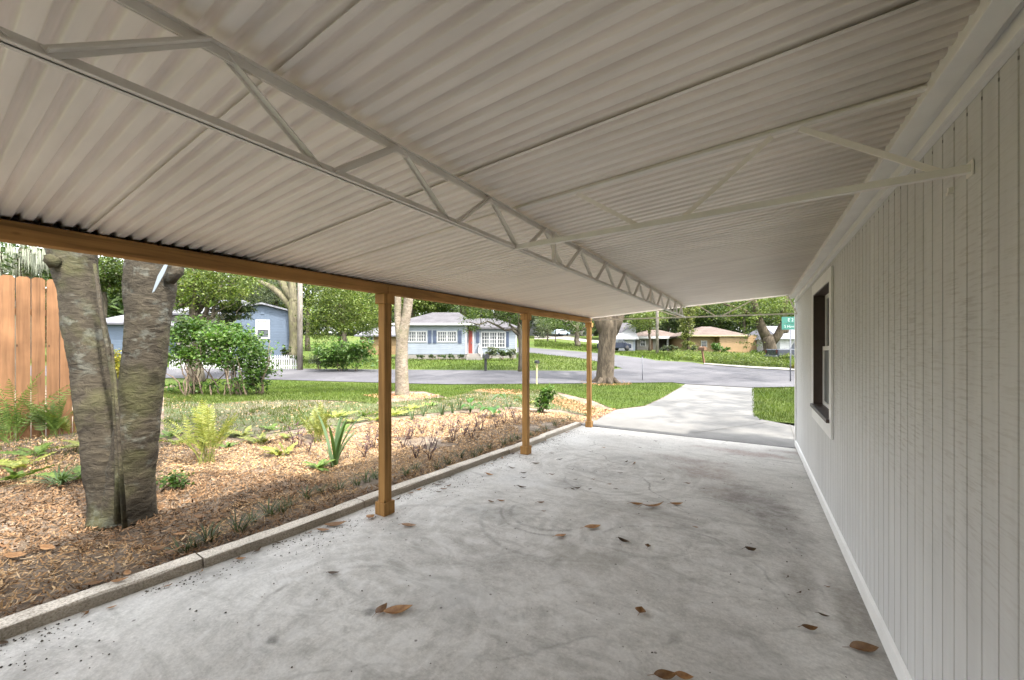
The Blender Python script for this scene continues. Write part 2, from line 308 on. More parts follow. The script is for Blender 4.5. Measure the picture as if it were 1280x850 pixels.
class MB:
    def __init__(s): s.v=[]; s.f=[]
    def add(s,vs,fs):
        k=len(s.v); s.v+= [tuple(v) for v in vs]; s.f+=[tuple(i+k for i in f) for f in fs]; return s
    def box(s,x0,x1,y0,y1,z0,z1):
        return s.add([(x0,y0,z0),(x1,y0,z0),(x1,y1,z0),(x0,y1,z0),(x0,y0,z1),(x1,y0,z1),(x1,y1,z1),(x0,y1,z1)],
            [(0,3,2,1),(4,5,6,7),(0,1,5,4),(1,2,6,5),(2,3,7,6),(3,0,4,7)])
    def bar(s,p,q,w,h,up=(0,0,1)):
        p=Vector(p);q=Vector(q);d=(q-p).normalized();u=Vector(up);r=d.cross(u)
        if r.length<1e-4: r=d.cross(Vector((0,1,0)))
        r.normalize();u=r.cross(d); a=r*w/2;b=u*h/2
        vs=[p-a-b,p+a-b,p+a+b,p-a+b,q-a-b,q+a-b,q+a+b,q-a+b]
        return s.add(vs,[(0,3,2,1),(4,5,6,7),(0,1,5,4),(1,2,6,5),(2,3,7,6),(3,0,4,7)][:2]+[(0,1,5,4),(1,2,6,5),(2,3,7,6),(3,0,4,7)])
    def tube(s,pts,rad,n=8,caps=True,jit=0):
        pts=[Vector(p) for p in pts]; k=len(s.v); m=len(pts)
        if not isinstance(rad,(list,tuple)): rad=[rad]*m
        ref=None
        for i,p in enumerate(pts):
            t=(pts[min(i+1,m-1)]-pts[max(i-1,0)]).normalized()
            if ref is None: ref=t.orthogonal().normalized()
            ref=(ref-t*ref.dot(t)).normalized(); b=t.cross(ref)
            for j in range(n):
                a=2*math.pi*j/n; r=rad[i]*(1+jit*(random.random()-.5))
                s.v.append(tuple(p+(ref*math.cos(a)+b*math.sin(a))*r))
        for i in range(m-1):
            for j in range(n): s.f.append((k+i*n+j,k+i*n+(j+1)%n,k+(i+1)*n+(j+1)%n,k+(i+1)*n+j))
        if caps: s.f.append(tuple(k+j for j in range(n))[::-1]); s.f.append(tuple(k+(m-1)*n+j for j in range(n)))
        return s
    def prism(s,poly,y0,y1):  # poly in (x,z) extruded along y
        n=len(poly); vs=[(x,y0,z) for x,z in poly]+[(x,y1,z) for x,z in poly]
        return s.add(vs,[tuple(range(n)),tuple(range(n,2*n))[::-1]]+[((i+1)%n,i,n+i,n+(i+1)%n) for i in range(n)])
    def prismx(s,poly,x0,x1):  # poly in (y,z) extruded along x
        n=len(poly); vs=[(x0,y,z) for y,z in poly]+[(x1,y,z) for y,z in poly]
        return s.add(vs,[tuple(range(n)),tuple(range(n,2*n))[::-1]]+[((i+1)%n,i,n+i,n+(i+1)%n) for i in range(n)])
    def build(s,name,m,parent=None,smooth=False,bevel=0):
        me=bpy.data.meshes.new(name); me.from_pydata(s.v,[],s.f); me.validate()
        bm=bmesh.new(); bm.from_mesh(me); bmesh.ops.recalc_face_normals(bm,faces=bm.faces); bm.to_mesh(me); bm.free()
        if smooth: me.polygons.foreach_set('use_smooth',np.ones(len(me.polygons),bool))
        me.materials.append(m); o=link(name,me,parent)
        if bevel:
            md=o.modifiers.new('bevel','BEVEL'); md.width=bevel; md.segments=2; md.limit_method='ANGLE'
        return o
def drape(name,poly,m,dz,step=1.0,kind='structure',thick=0,zf=None,cat=None,label=None):
    bm=bmesh.new(); vs=[bm.verts.new((p[0],p[1],0)) for p in poly]; bm.faces.new(vs); bm.normal_update()
    if bm.faces[:][0].normal.z<0: bmesh.ops.reverse_faces(bm,faces=bm.faces[:])
    bmesh.ops.triangulate(bm,faces=bm.faces[:])
    xs=[p[0] for p in poly]; ys=[p[1] for p in poly]
    for ax,lo,hi in ((0,min(xs),max(xs)),(1,min(ys),max(ys))):
        t=lo+step
        while t<hi:
            co=[0,0,0];co[ax]=t;no=[0,0,0];no[ax]=1
            bmesh.ops.bisect_plane(bm,geom=bm.verts[:]+bm.edges[:]+bm.faces[:],plane_co=co,plane_no=no); t+=step
    for v in bm.verts: v.co.z=(zf or zg)(v.co.x,v.co.y)+dz
    if thick:
        r=bmesh.ops.extrude_face_region(bm,geom=bm.faces[:])
        for e in r['geom']:
            if isinstance(e,bmesh.types.BMVert): e.co.z-=thick
        bmesh.ops.recalc_face_normals(bm,faces=bm.faces[:])
    me=bpy.data.meshes.new(name); bm.to_mesh(me); bm.free(); me.materials.append(m)
    o=link(name,me); o['kind']=kind
    if label: tag(o,label,cat)
    return o
def inpoly(P,poly):
    x,y=P[:,0],P[:,1]; r=np.zeros(len(P),bool); n=len(poly)
    for i in range(n):
        x1,y1=poly[i][0],poly[i][1]; x2,y2=poly[(i+1)%n][0],poly[(i+1)%n][1]
        if y1==y2: continue
        r^=((y1>y)!=(y2>y))&(x<(x2-x1)*(y-y1)/(y2-y1)+x1)
    return r
def scatter(poly,dens,dmax=None):
    a=np.array([(p[0],p[1]) for p in poly]); lo,hi=a.min(0),a.max(0); n=int(dens*np.prod(hi-lo))
    P=lo+rng.random((n,2))*(hi-lo); return P[inpoly(P,poly)]
def zgs(P,nz=None): return np.array([zg(x,y) for x,y in P])
def px(*pts): return [gp(u,v) for u,v in pts]
# ------------------------------------------------------------------ scatterers
def leaf_arrays(Cn,L,W,updown=.3):
    n=len(Cn); a=rng.random(n)*2*np.pi; e=rng.normal(-.15,.55,n)
    A=np.stack([np.cos(a)*np.cos(e),np.sin(a)*np.cos(e),np.sin(e)],1)
    B=rng.normal(0,1,(n,3)); B[:,2]*=.35; B-=A*np.sum(A*B,1,keepdims=True); B/=np.linalg.norm(B,axis=1,keepdims=True)+1e-9
    L=(L*(.6+.8*rng.random(n)))[:,None]; W=(W*(.6+.8*rng.random(n)))[:,None]
    Nn=np.cross(A,B)
    V=np.stack([Cn-A*L*.5,Cn+B*W*.5-A*L*.05+Nn*L*.06,Cn+A*L*.5-Nn*L*.05,Cn-B*W*.5-A*L*.05+Nn*L*.06],1).reshape(-1,3)
    return V,np.arange(4*n).reshape(n,4)
def blob_points(blobs,n,per=26,spread=.22,hollow=.35):
    vol=np.array([b[3]*b[4]*b[5] for b in blobs])**.8; vol/=vol.sum(); out=[]
    for b,w in zip(blobs,vol):
        k=max(3,int(n*w/per)); d=rng.normal(0,1,(k,3)); d/=np.linalg.norm(d,axis=1,keepdims=True)
        r=(hollow+(1-hollow)*rng.random(k)**.6)*(.8+.4*rng.random(k)); c=d*r[:,None]*np.array(b[3:6])+np.array(b[:3])
        s=spread*min(b[3],b[4],b[5]); s=max(s,.05)
        out.append((np.repeat(c,per,0)+rng.normal(0,1,(k*per,3))*s*np.array([1,1,.6])))
    return np.concatenate(out)
def crown(name,blobs,n,L,m,parent,W=None,per=26,spread=.22,hollow=.35):
    V,Fq=leaf_arrays(blob_points(blobs,n,per,spread,hollow),L,W or L*.55); return mesh_np(name,V,Fq,m,parent)
def curve_pts(p,q,n=6,sag=0,jit=.0):
    p=Vector(p);q=Vector(q);o=[]
    for i in range(n+1):
        t=i/n; v=p.lerp(q,t)+Vector((0,0,sag*4*t*(1-t)))
        if 0<i<n: v+=Vector([random.gauss(0,jit) for _ in range(3)])
        o.append(v)
    return o
def trunk(root,base,top,r0,r1,m,limbs=(),n=10,jit=.05,lean=None,name='trunk'):
    """limbs: (start fraction, end point, radius at the start)"""
    mb=MB(); base=Vector(base); top=Vector(top); pts=curve_pts(base,top,8,0,r0*.18); pts[0]=base-Vector((0,0,.15))
    rad=[r0*(1.35 if i==0 else 1.12 if i==1 else 1)*(1-i/8)+r1*i/8 for i in range(9)]
    mb.tube(pts,rad,n,True,jit)
    for fr,end,r in limbs:
        s=base.lerp(top,fr); e=Vector(end); L=(e-s).length
        cp=curve_pts(s,e,6,L*.08,L*.04); mb.tube(cp,[r*(1-.75*i/6) for i in range(7)],7,True,jit)
        for k in range(3):
            a=cp[random.choice((3,4,5))]; b=a+Vector((random.uniform(-1,1),random.uniform(-1,1),random.uniform(-.2,.9)))*L*.4
            mb.tube(curve_pts(a,b,4,0,L*.03),[r*.35*(1-.8*i/4) for i in range(5)],5,True)
    return mb.build(name,m,root,True)
def tree(name,u,d,r0,htop,blobs,n,L,lm,bm_,label,cat='tree',group=None,lean=(0,0),base=None,limbn=5,W=None,r1=None,per=26,spread=.22,hollow=.35):
    """blobs: (u, v, depth, ru, rv, rd) in metres for radii; heights from v at that depth"""
    b=base if base is not None else at(u,d); root=empty(name,b,0,label,cat,group)
    bl=[]
    for (bu,bv,bd,rx,rz,ry) in blobs:
        p=at(bu,bd,zv(bv,bd)); bl.append((p.x-b.x,p.y-b.y,p.z-b.z,rx,ry,rz))
    top=Vector((lean[0],lean[1],htop)); li=[]
    for k in range(limbn):
        q=bl[k%len(bl)]; li.append((.45+.5*random.random(),(q[0]+random.uniform(-.5,.5)*q[3],q[1]+random.uniform(-.5,.5)*q[4],q[2]+random.uniform(-.3,.3)*q[5]),r0*.5))
    trunk(root,(0,0,0),top,r0,r1 or r0*.7,bm_,li)
    crown('crown',bl,n,L,lm,root,W,per,spread,hollow)
    return root
def hue(o): return o
# ================================================================== SETTING
def base_ground():
    xs=list(np.arange(-16,16.01,.5)); ds=list(np.arange(-8,40.01,.5))
    xs=[-400,-200,-120,-80,-60,-50,-42,-36,-31,-27,-24,-21.5,-19,-17.5]+xs+[17.5,19,21.5,24,27,31,36,42,50,60,80,120,200,400]
    ds=[-60,-30,-18,-12,-10]+ds+list(np.arange(41,60,1.0))+[60,62,65,68,72,76,81,87,94,102,115,130,160,220,400]
    V=[];nx=len(xs)
    for d in ds:
        for x in xs:
            X,Y=c2w(x,d); V.append((X,Y,zg(X,Y)-.12*(1-sm(16.5,18.5,d))))
    Fq=[(j*nx+i,j*nx+i+1,(j+1)*nx+i+1,(j+1)*nx+i) for j in range(len(ds)-1) for i in range(nx-1)]
    o=mesh_np('ground',V,Fq,M['lawn'],None,True); o['kind']='structure'
base_ground()
KX=-3.19; WX=.605
kerbpx=[(-420,960),(0,803),(380,665),(475,627),(652,562),(734,530)]
def kl(u,v):  # slab plane
    q=(u-CU)/F
    d=F*EYE/(v-HV)
    for _ in range(20):
        Y=q*d*SS+d*CC; d=F*(EYE-slabz(Y))/(v-HV)
    return Vector((*c2w(q*d,d),slabz(Y)))
KL=[kl(u,v) for u,v in kerbpx]
SPOTS=[]
for u,v,rx,ry,col,amt in [(880,590,.55,.5,(.2,.13,.1),.55),(905,615,.35,.4,(.2,.15,.12),.5),(945,625,.4,.7,(.12,.1,.09),.6),(975,660,.25,.6,(.13,.115,.1),.55),
    (860,575,.7,.25,(.19,.13,.11),.55),(930,566,.9,.25,(.22,.13,.11),.6),(985,565,.4,.2,(.14,.1,.09),.6),(800,640,.5,.3,(.24,.22,.19),.4),(790,575,.4,.5,(.22,.21,.2),.4),(1065,765,.12,.5,(.15,.13,.1),.6),
    (740,590,.6,.3,(.25,.24,.23),.4),(715,605,.35,.2,(.2,.19,.18),.45),(655,600,.5,.35,(.62,.62,.61),.5),(610,640,.4,.2,(.2,.195,.18),.4),(340,800,.05,.04,(.08,.08,.07),.7),(462,765,.05,.05,(.07,.07,.06),.8),
    (640,640,.25,.12,(.16,.16,.14),.45),(735,700,.4,.2,(.3,.28,.23),.35),(300,700,.5,.2,(.24,.235,.22),.45),(260,715,.35,.12,(.18,.175,.16),.4),(1000,730,.12,.5,(.18,.16,.13),.5),(560,740,.5,.2,(.55,.55,.54),.4)]:
    p=kl(u,v); SPOTS.append((p.x,p.y,rx,ry,col,amt))
a=kl(590,640); b=kl(420,720); c_=kl(700,700); e=kl(650,560)
for cx,cy,r,w,a0,a1,st in [(kl(690,640).x,kl(690,640).y,.42,.03,-3.1,-.4,.55),(kl(690,640).x,kl(690,640).y,.52,.022,-3.1,-.7,.6),(kl(700,650).x,kl(700,650).y,.75,.03,-3.0,-.9,.45),
    (kl(440,745).x,kl(440,745).y,.36,.03,1.2,3.1,.4),(kl(430,750).x,kl(430,750).y,.5,.025,-3.1,-1.2,.45),(kl(840,700).x,kl(840,700).y,.62,.025,.8,3.1,.45),(kl(760,600).x,kl(760,600).y,.55,.03,-2.9,-.3,.45),(kl(880,640).x,kl(880,640).y,.4,.025,1.0,3.0,.4),
    (kl(500,700).x,kl(500,700).y,1.1,.05,1.5,3.0,.3),(kl(620,640).x,kl(620,640).y,1.6,.06,-2.2,-.6,.3)]:
    ARCS.append((cx,cy,r,w,a0,a1,st))
SWEEPS=[(kl(620,660).x,kl(620,660).y,.75),(kl(430,760).x,kl(430,760).y,.7),(kl(860,690).x,kl(860,690).y,.65),(kl(760,585).x,kl(760,585).y,.7),(kl(640,900).x,kl(640,900).y,.6)]
M['slab']=mat('swept_old_concrete',SLABF)
fr=8.36
kx=lambda Y:np.interp(Y,[p.y for p in KL],[p.x for p in KL])
slab=[(WX+.02,-4.6),(WX+.02,fr+.05),(KL[-1].x-.1,fr)]+[(kx(Y)-.06,Y) for Y in (7.5,6,5,4,3,2,1,0,-1,-2,-4.6)]
drape('carport_slab',slab,M['slab'],0,.8,thick=.14,zf=lambda X,Y:slabz(Y))
# driveway to the street
D=px((745,526),(768,513),(806,508),(830,497),(853,483),(858,479))
E2=px((942,484),(943,519),(950,524))
drv=[(KL[-1].x-.1,fr+.012)]+[(p.x,p.y) for p in D]+[(p.x,p.y) for p in E2]+[(2.2,9.75),(2.2,fr+.062),(WX+.02,fr+.062)]
drape('driveway',drv,M['driveway'],.006,.8,thick=.1)
def joint(p,q,w=.018):
    p=Vector((p[0],p[1],0));q=Vector((q[0],q[1],0));n=Vector((-(q-p).y,(q-p).x,0)).normalized()*w/2
    return [p-n,q-n,q+n,p+n]
jm=plain('dark_expansion_joint',(.1,.095,.085),.9,.3,20)
p=gp(865,542);q=gp(962,527.6); drape('driveway_joint',joint(p,q),jm,.012,.5)
p=gp(987,531);q=gp(994,549); drape('driveway_joint',joint(p,q,.02),jm,.012,.5)
# streets
nr=px((-300,466),(0,470),(340,475),(480,479),(560,481),(700,480),(840,478.5),(858,480.5),(940,485))
nr=[(p.x,p.y) for p in nr]+[c2w(19,18.0),c2w(45,17.0),c2w(45,23.2)]
fa=px((1000,464.5),(940,461),(880,456),(867,453.5),(820,451),(769,444),(741,441),(700,437.8),(666,435))
fb=px((640,434),(640,441),(666,442),(746,452),(779,461),(740,464.2),(640,463.6),(550,463),(340,461),(0,457),(-300,455))
drape('street',nr+[(p.x,p.y) for p in fa]+[(p.x,p.y) for p in fb],M['asphalt'],.03,1.0)
# pale strip of far drive beyond the junction and sandy shoulder
sd=plain('pale_sand',(.22,.205,.18),.9,.15,3)
drape('far_driveway',[(p.x,p.y) for p in px((668,424),(700,424),(735,428),(760,430),(760,427),(735,424.3),(700,420),(668,419))],sd,.05,2)
drape('road_shoulder',[(p.x,p.y) for p in px((880,455.6),(940,460.6),(1000,464),(1100,466),(1100,463.4),(1000,461.2),(940,458.6),(880,454.4))],sd,.05,1)
# yard beyond the kerb
yl=px((745,526),(768,513),(806,508),(830,497),(853,483),(858,480),(840,478.3),(700,480),(560,481),(480,479),(340,475),(0,470),(-300,466))
yard=[(kx(Y)-.10,Y) for Y in (-4,-2,0,1,2,3,4,5,6,7,8.2)]+[(p.x,p.y) for p in yl]+[(-16,2),(-16,-4)]
drape('yard_soil',yard,M['soil'],-.01,.5)
lawnpx=[(853,482.5),(840,479),(700,480.6),(560,481.6),(480,480),(340,476),(250,474),(205,486),(205,497),(260,505),(340,500),(400,500),(470,505),(490,489),(530,489),(560,497),(600,486),(640,487),(690,488),(740,500),(768,511.5),(806,507),(830,496)]
lawn=[(p.x,p.y) for p in px(*lawnpx)]
drape('lawn',lawn,M['lawn'],.006,.5)
thinpx=[(205,486),(205,545),(240,540),(300,548),(380,535),(440,530),(478,522),(560,514),(640,508),(700,512),(740,522),(745,512),(700,494),(690,488),(640,487),(600,486),(560,497),(470,505),(340,500),(260,505)]
thin=[(p.x,p.y) for p in px(*thinpx)]
drape('thin_grass_ground',thin,M['thin'],.003,.5)
rl=px((940,486),(941,519.5),(948,525),(995,529.5))
rlawn=[(p.x,p.y) for p in rl]+[(2.3,9.55),(9,9.6),(16,13),c2w(18,18.3)]
drape('lawn',rlawn,M['lawn'],.0,.5)
def ringpoly(c,r,n=18,ex=1): return [(c.x+r*ex*math.cos(2*math.pi*i/n)*(1+.12*math.sin(3.1*i)),c.y+r*math.sin(2*math.pi*i/n)*(1+.1*math.cos(2.3*i))) for i in range(n)]
t2=gp(503,494.5); t3=gp(757,478.5)
# kerb: cast lengths laid end to end
def kerb():
    mb=MB(); H=.072; Wd=.145
    segs=[(-4.5,-3.2),(-3.19,-2.61),(-2.6,-1.3),(-1.29,-.05),(-.04,1.25),(1.26,2.62),(2.63,4.0),(4.01,5.3),(5.31,6.55),(6.56,7.4),(7.41,8.3)]
    for i,(a,b) in enumerate(segs):
        off=.03 if i>=9 else (.012 if i%3==1 else 0); n=10; prof=[(0,-.1),(0,H-.014),(-.004,H-.005),(-.013,H),(-Wd+.012,H),(-Wd,H-.012),(-Wd,-.1)]
        k=len(mb.v)
        for j in range(n+1):
            Y=a+(b-a)*j/n; X=kx(Y)-off
            for (dx,dz) in prof: mb.v.append((X+dx+random.gauss(0,.002),Y,slabz(Y)+dz+(random.gauss(0,.0022) if dz>0 else 0)))
        m=len(prof)
        for j in range(n):
            for q in range(m-1): mb.f.append((k+j*m+q,k+j*m+q+1,k+(j+1)*m+q+1,k+(j+1)*m+q))
        mb.f.append(tuple(k+q for q in range(m))); mb.f.append(tuple(k+n*m+q for q in range(m))[::-1])
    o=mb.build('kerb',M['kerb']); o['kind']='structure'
kerb()
# ================================================================== CARPORT
Y1,DY,PX=2.606,2.822,-3.093
def roofz(X,Y):
    b=np.interp(X,[-3.5,-3.09,-1.157,.5,.7],[2.206,2.238,2.388,2.497,2.51]); return b+.004*(Y-2)
car=empty('carport',(0,0,0),0,'white corrugated carport roof on stained timber posts beside the house','carport')
def sheet(a,b,lift):
    mb=MB(); pitch=.0677; n=max(4,int(round((b-a)/pitch*28))); xs=[-3.42,-2.6,-2,-1.4,-.9,-.4,0,.5]
    k=len(xs)
    for i in range(n+1):
        Y=a+(b-a)*i/n; ph=2*math.pi*Y/pitch; w=math.tanh(4.2*(math.sin(ph)-.42))*.0112
        for X in xs: mb.v.append((X,Y,roofz(X,Y)+.014+w+lift*max(0,(Y-a)/(b-a))))
    mb.f=[(i*k+j,i*k+j+1,(i+1)*k+j+1,(i+1)*k+j) for i in range(n) for j in range(k-1)]
    o=mb.build('roof_sheet',M['roof'],car,True); md=o.modifiers.new('t','SOLIDIFY'); md.thickness=.0012; md.offset=1
seams=[-4.5,-2.9,-1.2,-.3,.590,1.402,1.896,2.52,3.13,3.74,4.35,4.96,5.57,6.18,6.79,7.4,8.27]
for i,(a,b) in enumerate(zip(seams,seams[1:])): sheet(a,b+(.1 if b<2 else .2) if b<8 else b,.015 if b<2.2 else .002)
mb=MB(); xs=[-3.40,-1.157,.49]
for a,b in zip(xs,xs[1:]):
    q=lambda X,Y,dz:(X,Y,roofz(X,Y)+.05+dz)
    mb.add([q(a,-4.55,0),q(b,-4.55,0),q(b,8.2,0),q(a,8.2,0),q(a,-4.55,.012),q(b,-4.55,.012),q(b,8.2,.012),q(a,8.2,.012)],[(0,3,2,1),(4,5,6,7),(0,1,5,4),(1,2,6,5),(2,3,7,6),(3,0,4,7)])
mb.build('light_block_board',M['roof'],car)  # added opaque layer that stops sun and sky leaking between the sheets
def post(Y):
    w=.09; z0=slabz(Y); zt=2.125+.004*Y
    o=MB().box(PX-w,PX,Y,Y+w,z0+.005,zt).build('post',M['wood_z'],car,False,.004)
    e=.022
    MB().box(PX-w-e,PX+e,Y-e,Y+w+e,z0,z0+.125).build('post_base',M['wood_z'],o,False,.004)
    MB().box(PX-w-e,PX+e,Y-e,Y+w+e,zt-.098,zt-.001).build('post_cap',M['wood_z'],o,False,.004)
for i in range(3): post(Y1+i*DY)
b0,b1=-4.45,8.33
cuts=[b0,Y1+.045,Y1+DY+.045,b1]
for a,b in zip(cuts,cuts[1:]):
    mb=MB(); a+=.003
    za,zb=2.125+.004*a,2.125+.004*b
    mb.add([(PX-.09,a,za),(PX,a,za),(PX,a,za+.098),(PX-.09,a,za+.098),(PX-.09,b,zb),(PX,b,zb),(PX,b,zb+.098),(PX-.09,b,zb+.098)],
      [(0,1,2,3),(7,6,5,4),(0,4,5,1),(1,5,6,2),(2,6,7,3),(3,7,4,0)])
    mb.build('beam',M['wood_y'],car,False,.004)
MB().box(PX-.089,PX-.075,b0,b1,2.20,2.265).build('gap_shade_strip',M['dark'],car)  # dark strip that paints shade into the gaps above the beam
# long lattice truss
XT=-1.157; zt=lambda Y:2.357+.004*(Y-2)+.012; zb=lambda Y:2.161+.004*(Y-2)
tr=empty('truss',(0,0,0)); tr.parent=car
def angle_bar(name,Ya,Yb,zf,flip):
    mb=MB(); w=.017;t=.004; s=-1 if flip else 1
    for (x0,x1,za,zb_) in ((-w,-.002,0,t),(.002,w,0,t),(-.006,-.002,0,-s*.024),(.002,.006,0,-s*.024)):
        n=12
        for j in range(n):
            a=Ya+(Yb-Ya)*j/n;b=Ya+(Yb-Ya)*(j+1)/n; lo,hi=min(za,zb_),max(za,zb_)
            mb.add([(XT+x0,a,zf(a)+lo),(XT+x1,a,zf(a)+lo),(XT+x1,b,zf(b)+lo),(XT+x0,b,zf(b)+lo),(XT+x0,a,zf(a)+hi),(XT+x1,a,zf(a)+hi),(XT+x1,b,zf(b)+hi),(XT+x0,b,zf(b)+hi)],[(0,3,2,1),(4,5,6,7),(0,1,5,4),(1,2,6,5),(2,3,7,6),(3,0,4,7)])
    return mb.build(name,M['truss'],tr)
angle_bar('top_chord',-4.4,8.25,zt,False); angle_bar('bottom_chord',-4.4,8.25,zb,True)
YN,DN=.146,.602
for i in range(-2,14):
    yb=YN+i*DN
    if yb>8.2: break
    for k,yt in enumerate((yb-.3,yb+.3)):
        if yt>8.25 or yt<-1.2: continue
        p=Vector((XT+(.012 if k else -.012),yb+(.02 if k else -.02),zb(yb)+.008)); q=Vector((p.x,yt+(-.02 if k else .02),zt(yt)-.006))
        mb=MB(); mb.bar(p,q,.024,.004,(1,0,0)); mb.bar(p+Vector((.011,0,0)),q+Vector((.011,0,0)),.004,.022,(1,0,0)); mb.build('web_bar',M['truss'],tr)
for (yv) in (2.36,5.2): MB().bar((XT+.02,yv,zb(yv)),(XT+.02,yv,zt(yv)),.022,.022,(1,0,0)).build('web_bar',M['truss'],tr)
# cross trusses: tie from the house wall to the long truss (and on to the beam at the street end), webs up to the roof seam
def cross(Y,xa,za,xb,zb_,nodes,seam=True,sz=.026):
    c=empty('cross_truss',(0,0,0)); c.parent=car
    P=lambda x:Vector((x,Y,za+(zb_-za)*(x-xa)/(xb-xa)))
    mb=MB(); mb.bar(P(xa),P(xb),.028,sz); mb.build('tie_bar',M['truss'],c,False,.002)
    if seam:
        mb=MB(); xs=[-1.15,-.6,0,.5]
        for a,b in zip(xs,xs[1:]): mb.bar((a,Y+.01,roofz(a,Y)+.001),(b,Y+.01,roofz(b,Y)+.001),.03,.008)
        mb.build('top_bar',M['truss'],c)
    for xt,xbm in nodes:
        MB().bar((xt,Y+.012,roofz(xt,Y)-.01),P(xbm)+Vector((0,.012,0)),.021 if seam else .02,.006 if seam else .02,(0,1,0)).build('web_bar',M['roof'],c)
def xat(u,Y): q=(u-CU)/F; return Y*(q*CC-SS)/(CC+q*SS)
Y2=1.896
cross(Y2,WX-.002,2.19,XT,2.168,[(xat(1000,Y2),xat(1185,Y2)),(xat(965,Y2),xat(850,Y2)),(xat(720,Y2),xat(800,Y2))])
MB().box(WX-.006,WX-.002,Y2-.022,Y2+.022,2.165,2.215).build('wall_plate',M['truss'],car)
Y3=8.235
cross(Y3,WX-.002,2.187,PX,2.212,[(xat(872,Y3),xat(895,Y3)),(xat(943,Y3),xat(902,Y3)),(xat(822,Y3),xat(851,Y3)),(xat(985,Y3),xat(996,Y3))],False,.022)
mb=MB(); xs=[-3.42,-2.4,-1.157,-.3,.5]
for a,b in zip(xs,xs[1:]): mb.bar((a,8.285,roofz(a,8.285)+.006),(b,8.285,roofz(b,8.285)+.006),.012,.045)
mb.build('edge_trim',M['truss'],car)
# ================================================================== WHITE HOUSE
hs=empty('house',(WX,0,0),0,'white house with rough grooved siding and a dark framed window','house')
WY0,WY1,ZT=-4.6,8.5,2.41
def wallpiece(mb,y0,y1,z0,z1):
    gs=.1016; ys=[y0]; k=math.ceil(y0/gs)
    prof=[(y0,0)]
    while k*gs<y1-.006:
        c=k*gs
        if c-.005>y0: prof+=[(c-.005,0),(c-.0035,.008),(c+.0035,.008),(c+.005,0)]
        k+=1
    prof.append((y1,0)); n=len(prof); b=len(mb.v); zs=[z0,z1]
    for z in zs:
        for (y,x) in prof: mb.v.append((x,y,z))
    mb.f+=[(b+i,b+i+1,b+n+i+1,b+n+i) for i in range(n-1)]
    k=len(mb.v); mb.v+=[(.09,y0,z0),(.09,y1,z0),(.09,y1,z1),(.09,y0,z1)]
    mb.f+=[(k,k+3,k+2,k+1),(b,b+n,k+3,k),(b+n-1,k+1,k+2,b+2*n-1)]
    mb.f+=[tuple([b+i for i in range(n)]+[k+1,k]),tuple([b+n+i for i in range(n)]+[k+2,k+3])]
OY0,OY1,OZ0,OZ1=4.70,5.93,.93,2.235
mb=MB()
for a,b,c,d in ((WY0,OY0,-.16,2.62),(OY1,WY1,-.16,2.62),(OY0,OY1,-.16,OZ0),(OY0,OY1,OZ1,2.62)): wallpiece(mb,a,b,c,d)
mb.build('side_wall',M['siding'],hs)
MB().box(.09,8.5,8.41,8.5,-.3,2.62).box(8.41,8.5,WY0,8.41,-.3,2.62).box(.09,8.41,WY0,WY0+.09,-.3,2.62).build('wall',M['siding'],hs)
MB().box(.0901,.13,OY0-.3,OY1+.3,.6,2.5).build('inner_wall',M['dark'],hs) if False else None
MB().box(-2.1,-.001,-4.6,-4.5,-.3,2.75).build('unseen_rear_wall',M['siding'],hs)  # unseen part wall behind the camera, width set to limit rear light
mb=MB(); bb=lambda Y:slabz(Y)+.035
for j in range(24):
    a=WY0+(WY1-WY0)*j/24; b=WY0+(WY1-WY0)*(j+1)/24
    mb.add([(-.018,a,bb(a)),(-.001,a,bb(a)),(-.001,a,bb(a)+.105),(-.018,a,bb(a)+.095),(-.018,b,bb(b)),(-.001,b,bb(b)),(-.001,b,bb(b)+.105),(-.018,b,bb(b)+.095)],[(0,1,2,3),(7,6,5,4),(0,4,5,1),(1,5,6,2),(2,6,7,3),(3,7,4,0)])
mb.build('baseboard',M['white'],hs)
MB().box(-.012,.02,WY0,WY1-.01,-.3,-.13).build('footing',plain('stained_footing',(.28,.26,.22),.9,.25,8),hs)
MB().box(-.02,-.001,8.43,8.502,-.1,2.40).box(-.02,.07,8.502,8.52,-.1,2.40).build('corner_board',M['white'],hs,False,.003)
mb=MB()
mb.box(-.02,-.001,WY0,8.5,2.41,2.505)       # frieze board
mb.box(-.034,-.0205,WY0,8.5,2.41,2.428)      # crown bead
mb.box(-.028,-.0205,WY0,8.5,2.430,2.442)
mb.build('frieze_board',M['white'],hs,False,.002)
mb=MB(); mb.box(-.105,-.045,WY0,8.5,2.468,2.60).box(-.0445,-.0205,WY0,8.5,2.476,2.56)
mb.box(-.109,-.0452,-1.0,1.735,2.457,2.4615)
mb.build('soffit_ledger',M['white'],hs,False,.002)
mb=MB(); mb.add([(-.1,WY0-.3,2.625),(8.9,WY0-.3,2.625),(8.9,8.85,2.625),(-.1,8.85,2.625),(4.4,WY0-.3,3.9),(4.4,8.85,3.9),(4.4,WY0-.3,2.64),(4.4,8.85,2.64)],[(0,3,5,4),(1,4,5,2),(0,4,1),(3,2,5),(0,1,2,3)])
mb.build('roof',M['sh_grey'],hs)
wn=empty('window',(0,0,0)); wn.parent=hs
cw=.11
mb=MB(); mb.box(-.02,-.001,OY0-cw,OY0,.76,2.355).box(-.02,-.001,OY1,OY1+cw*.8,.76,2.355).box(-.02,-.001,OY0,OY1,OZ1,2.355).box(-.02,-.001,OY0,OY1,.76,OZ0-.035); mb.build('casing',M['white'],wn,False,.002)
MB().box(-.045,.10,OY0-.03,OY1+.02,OZ0-.034,OZ0+.002).build('sill',M['jamb'],wn,False,.003)
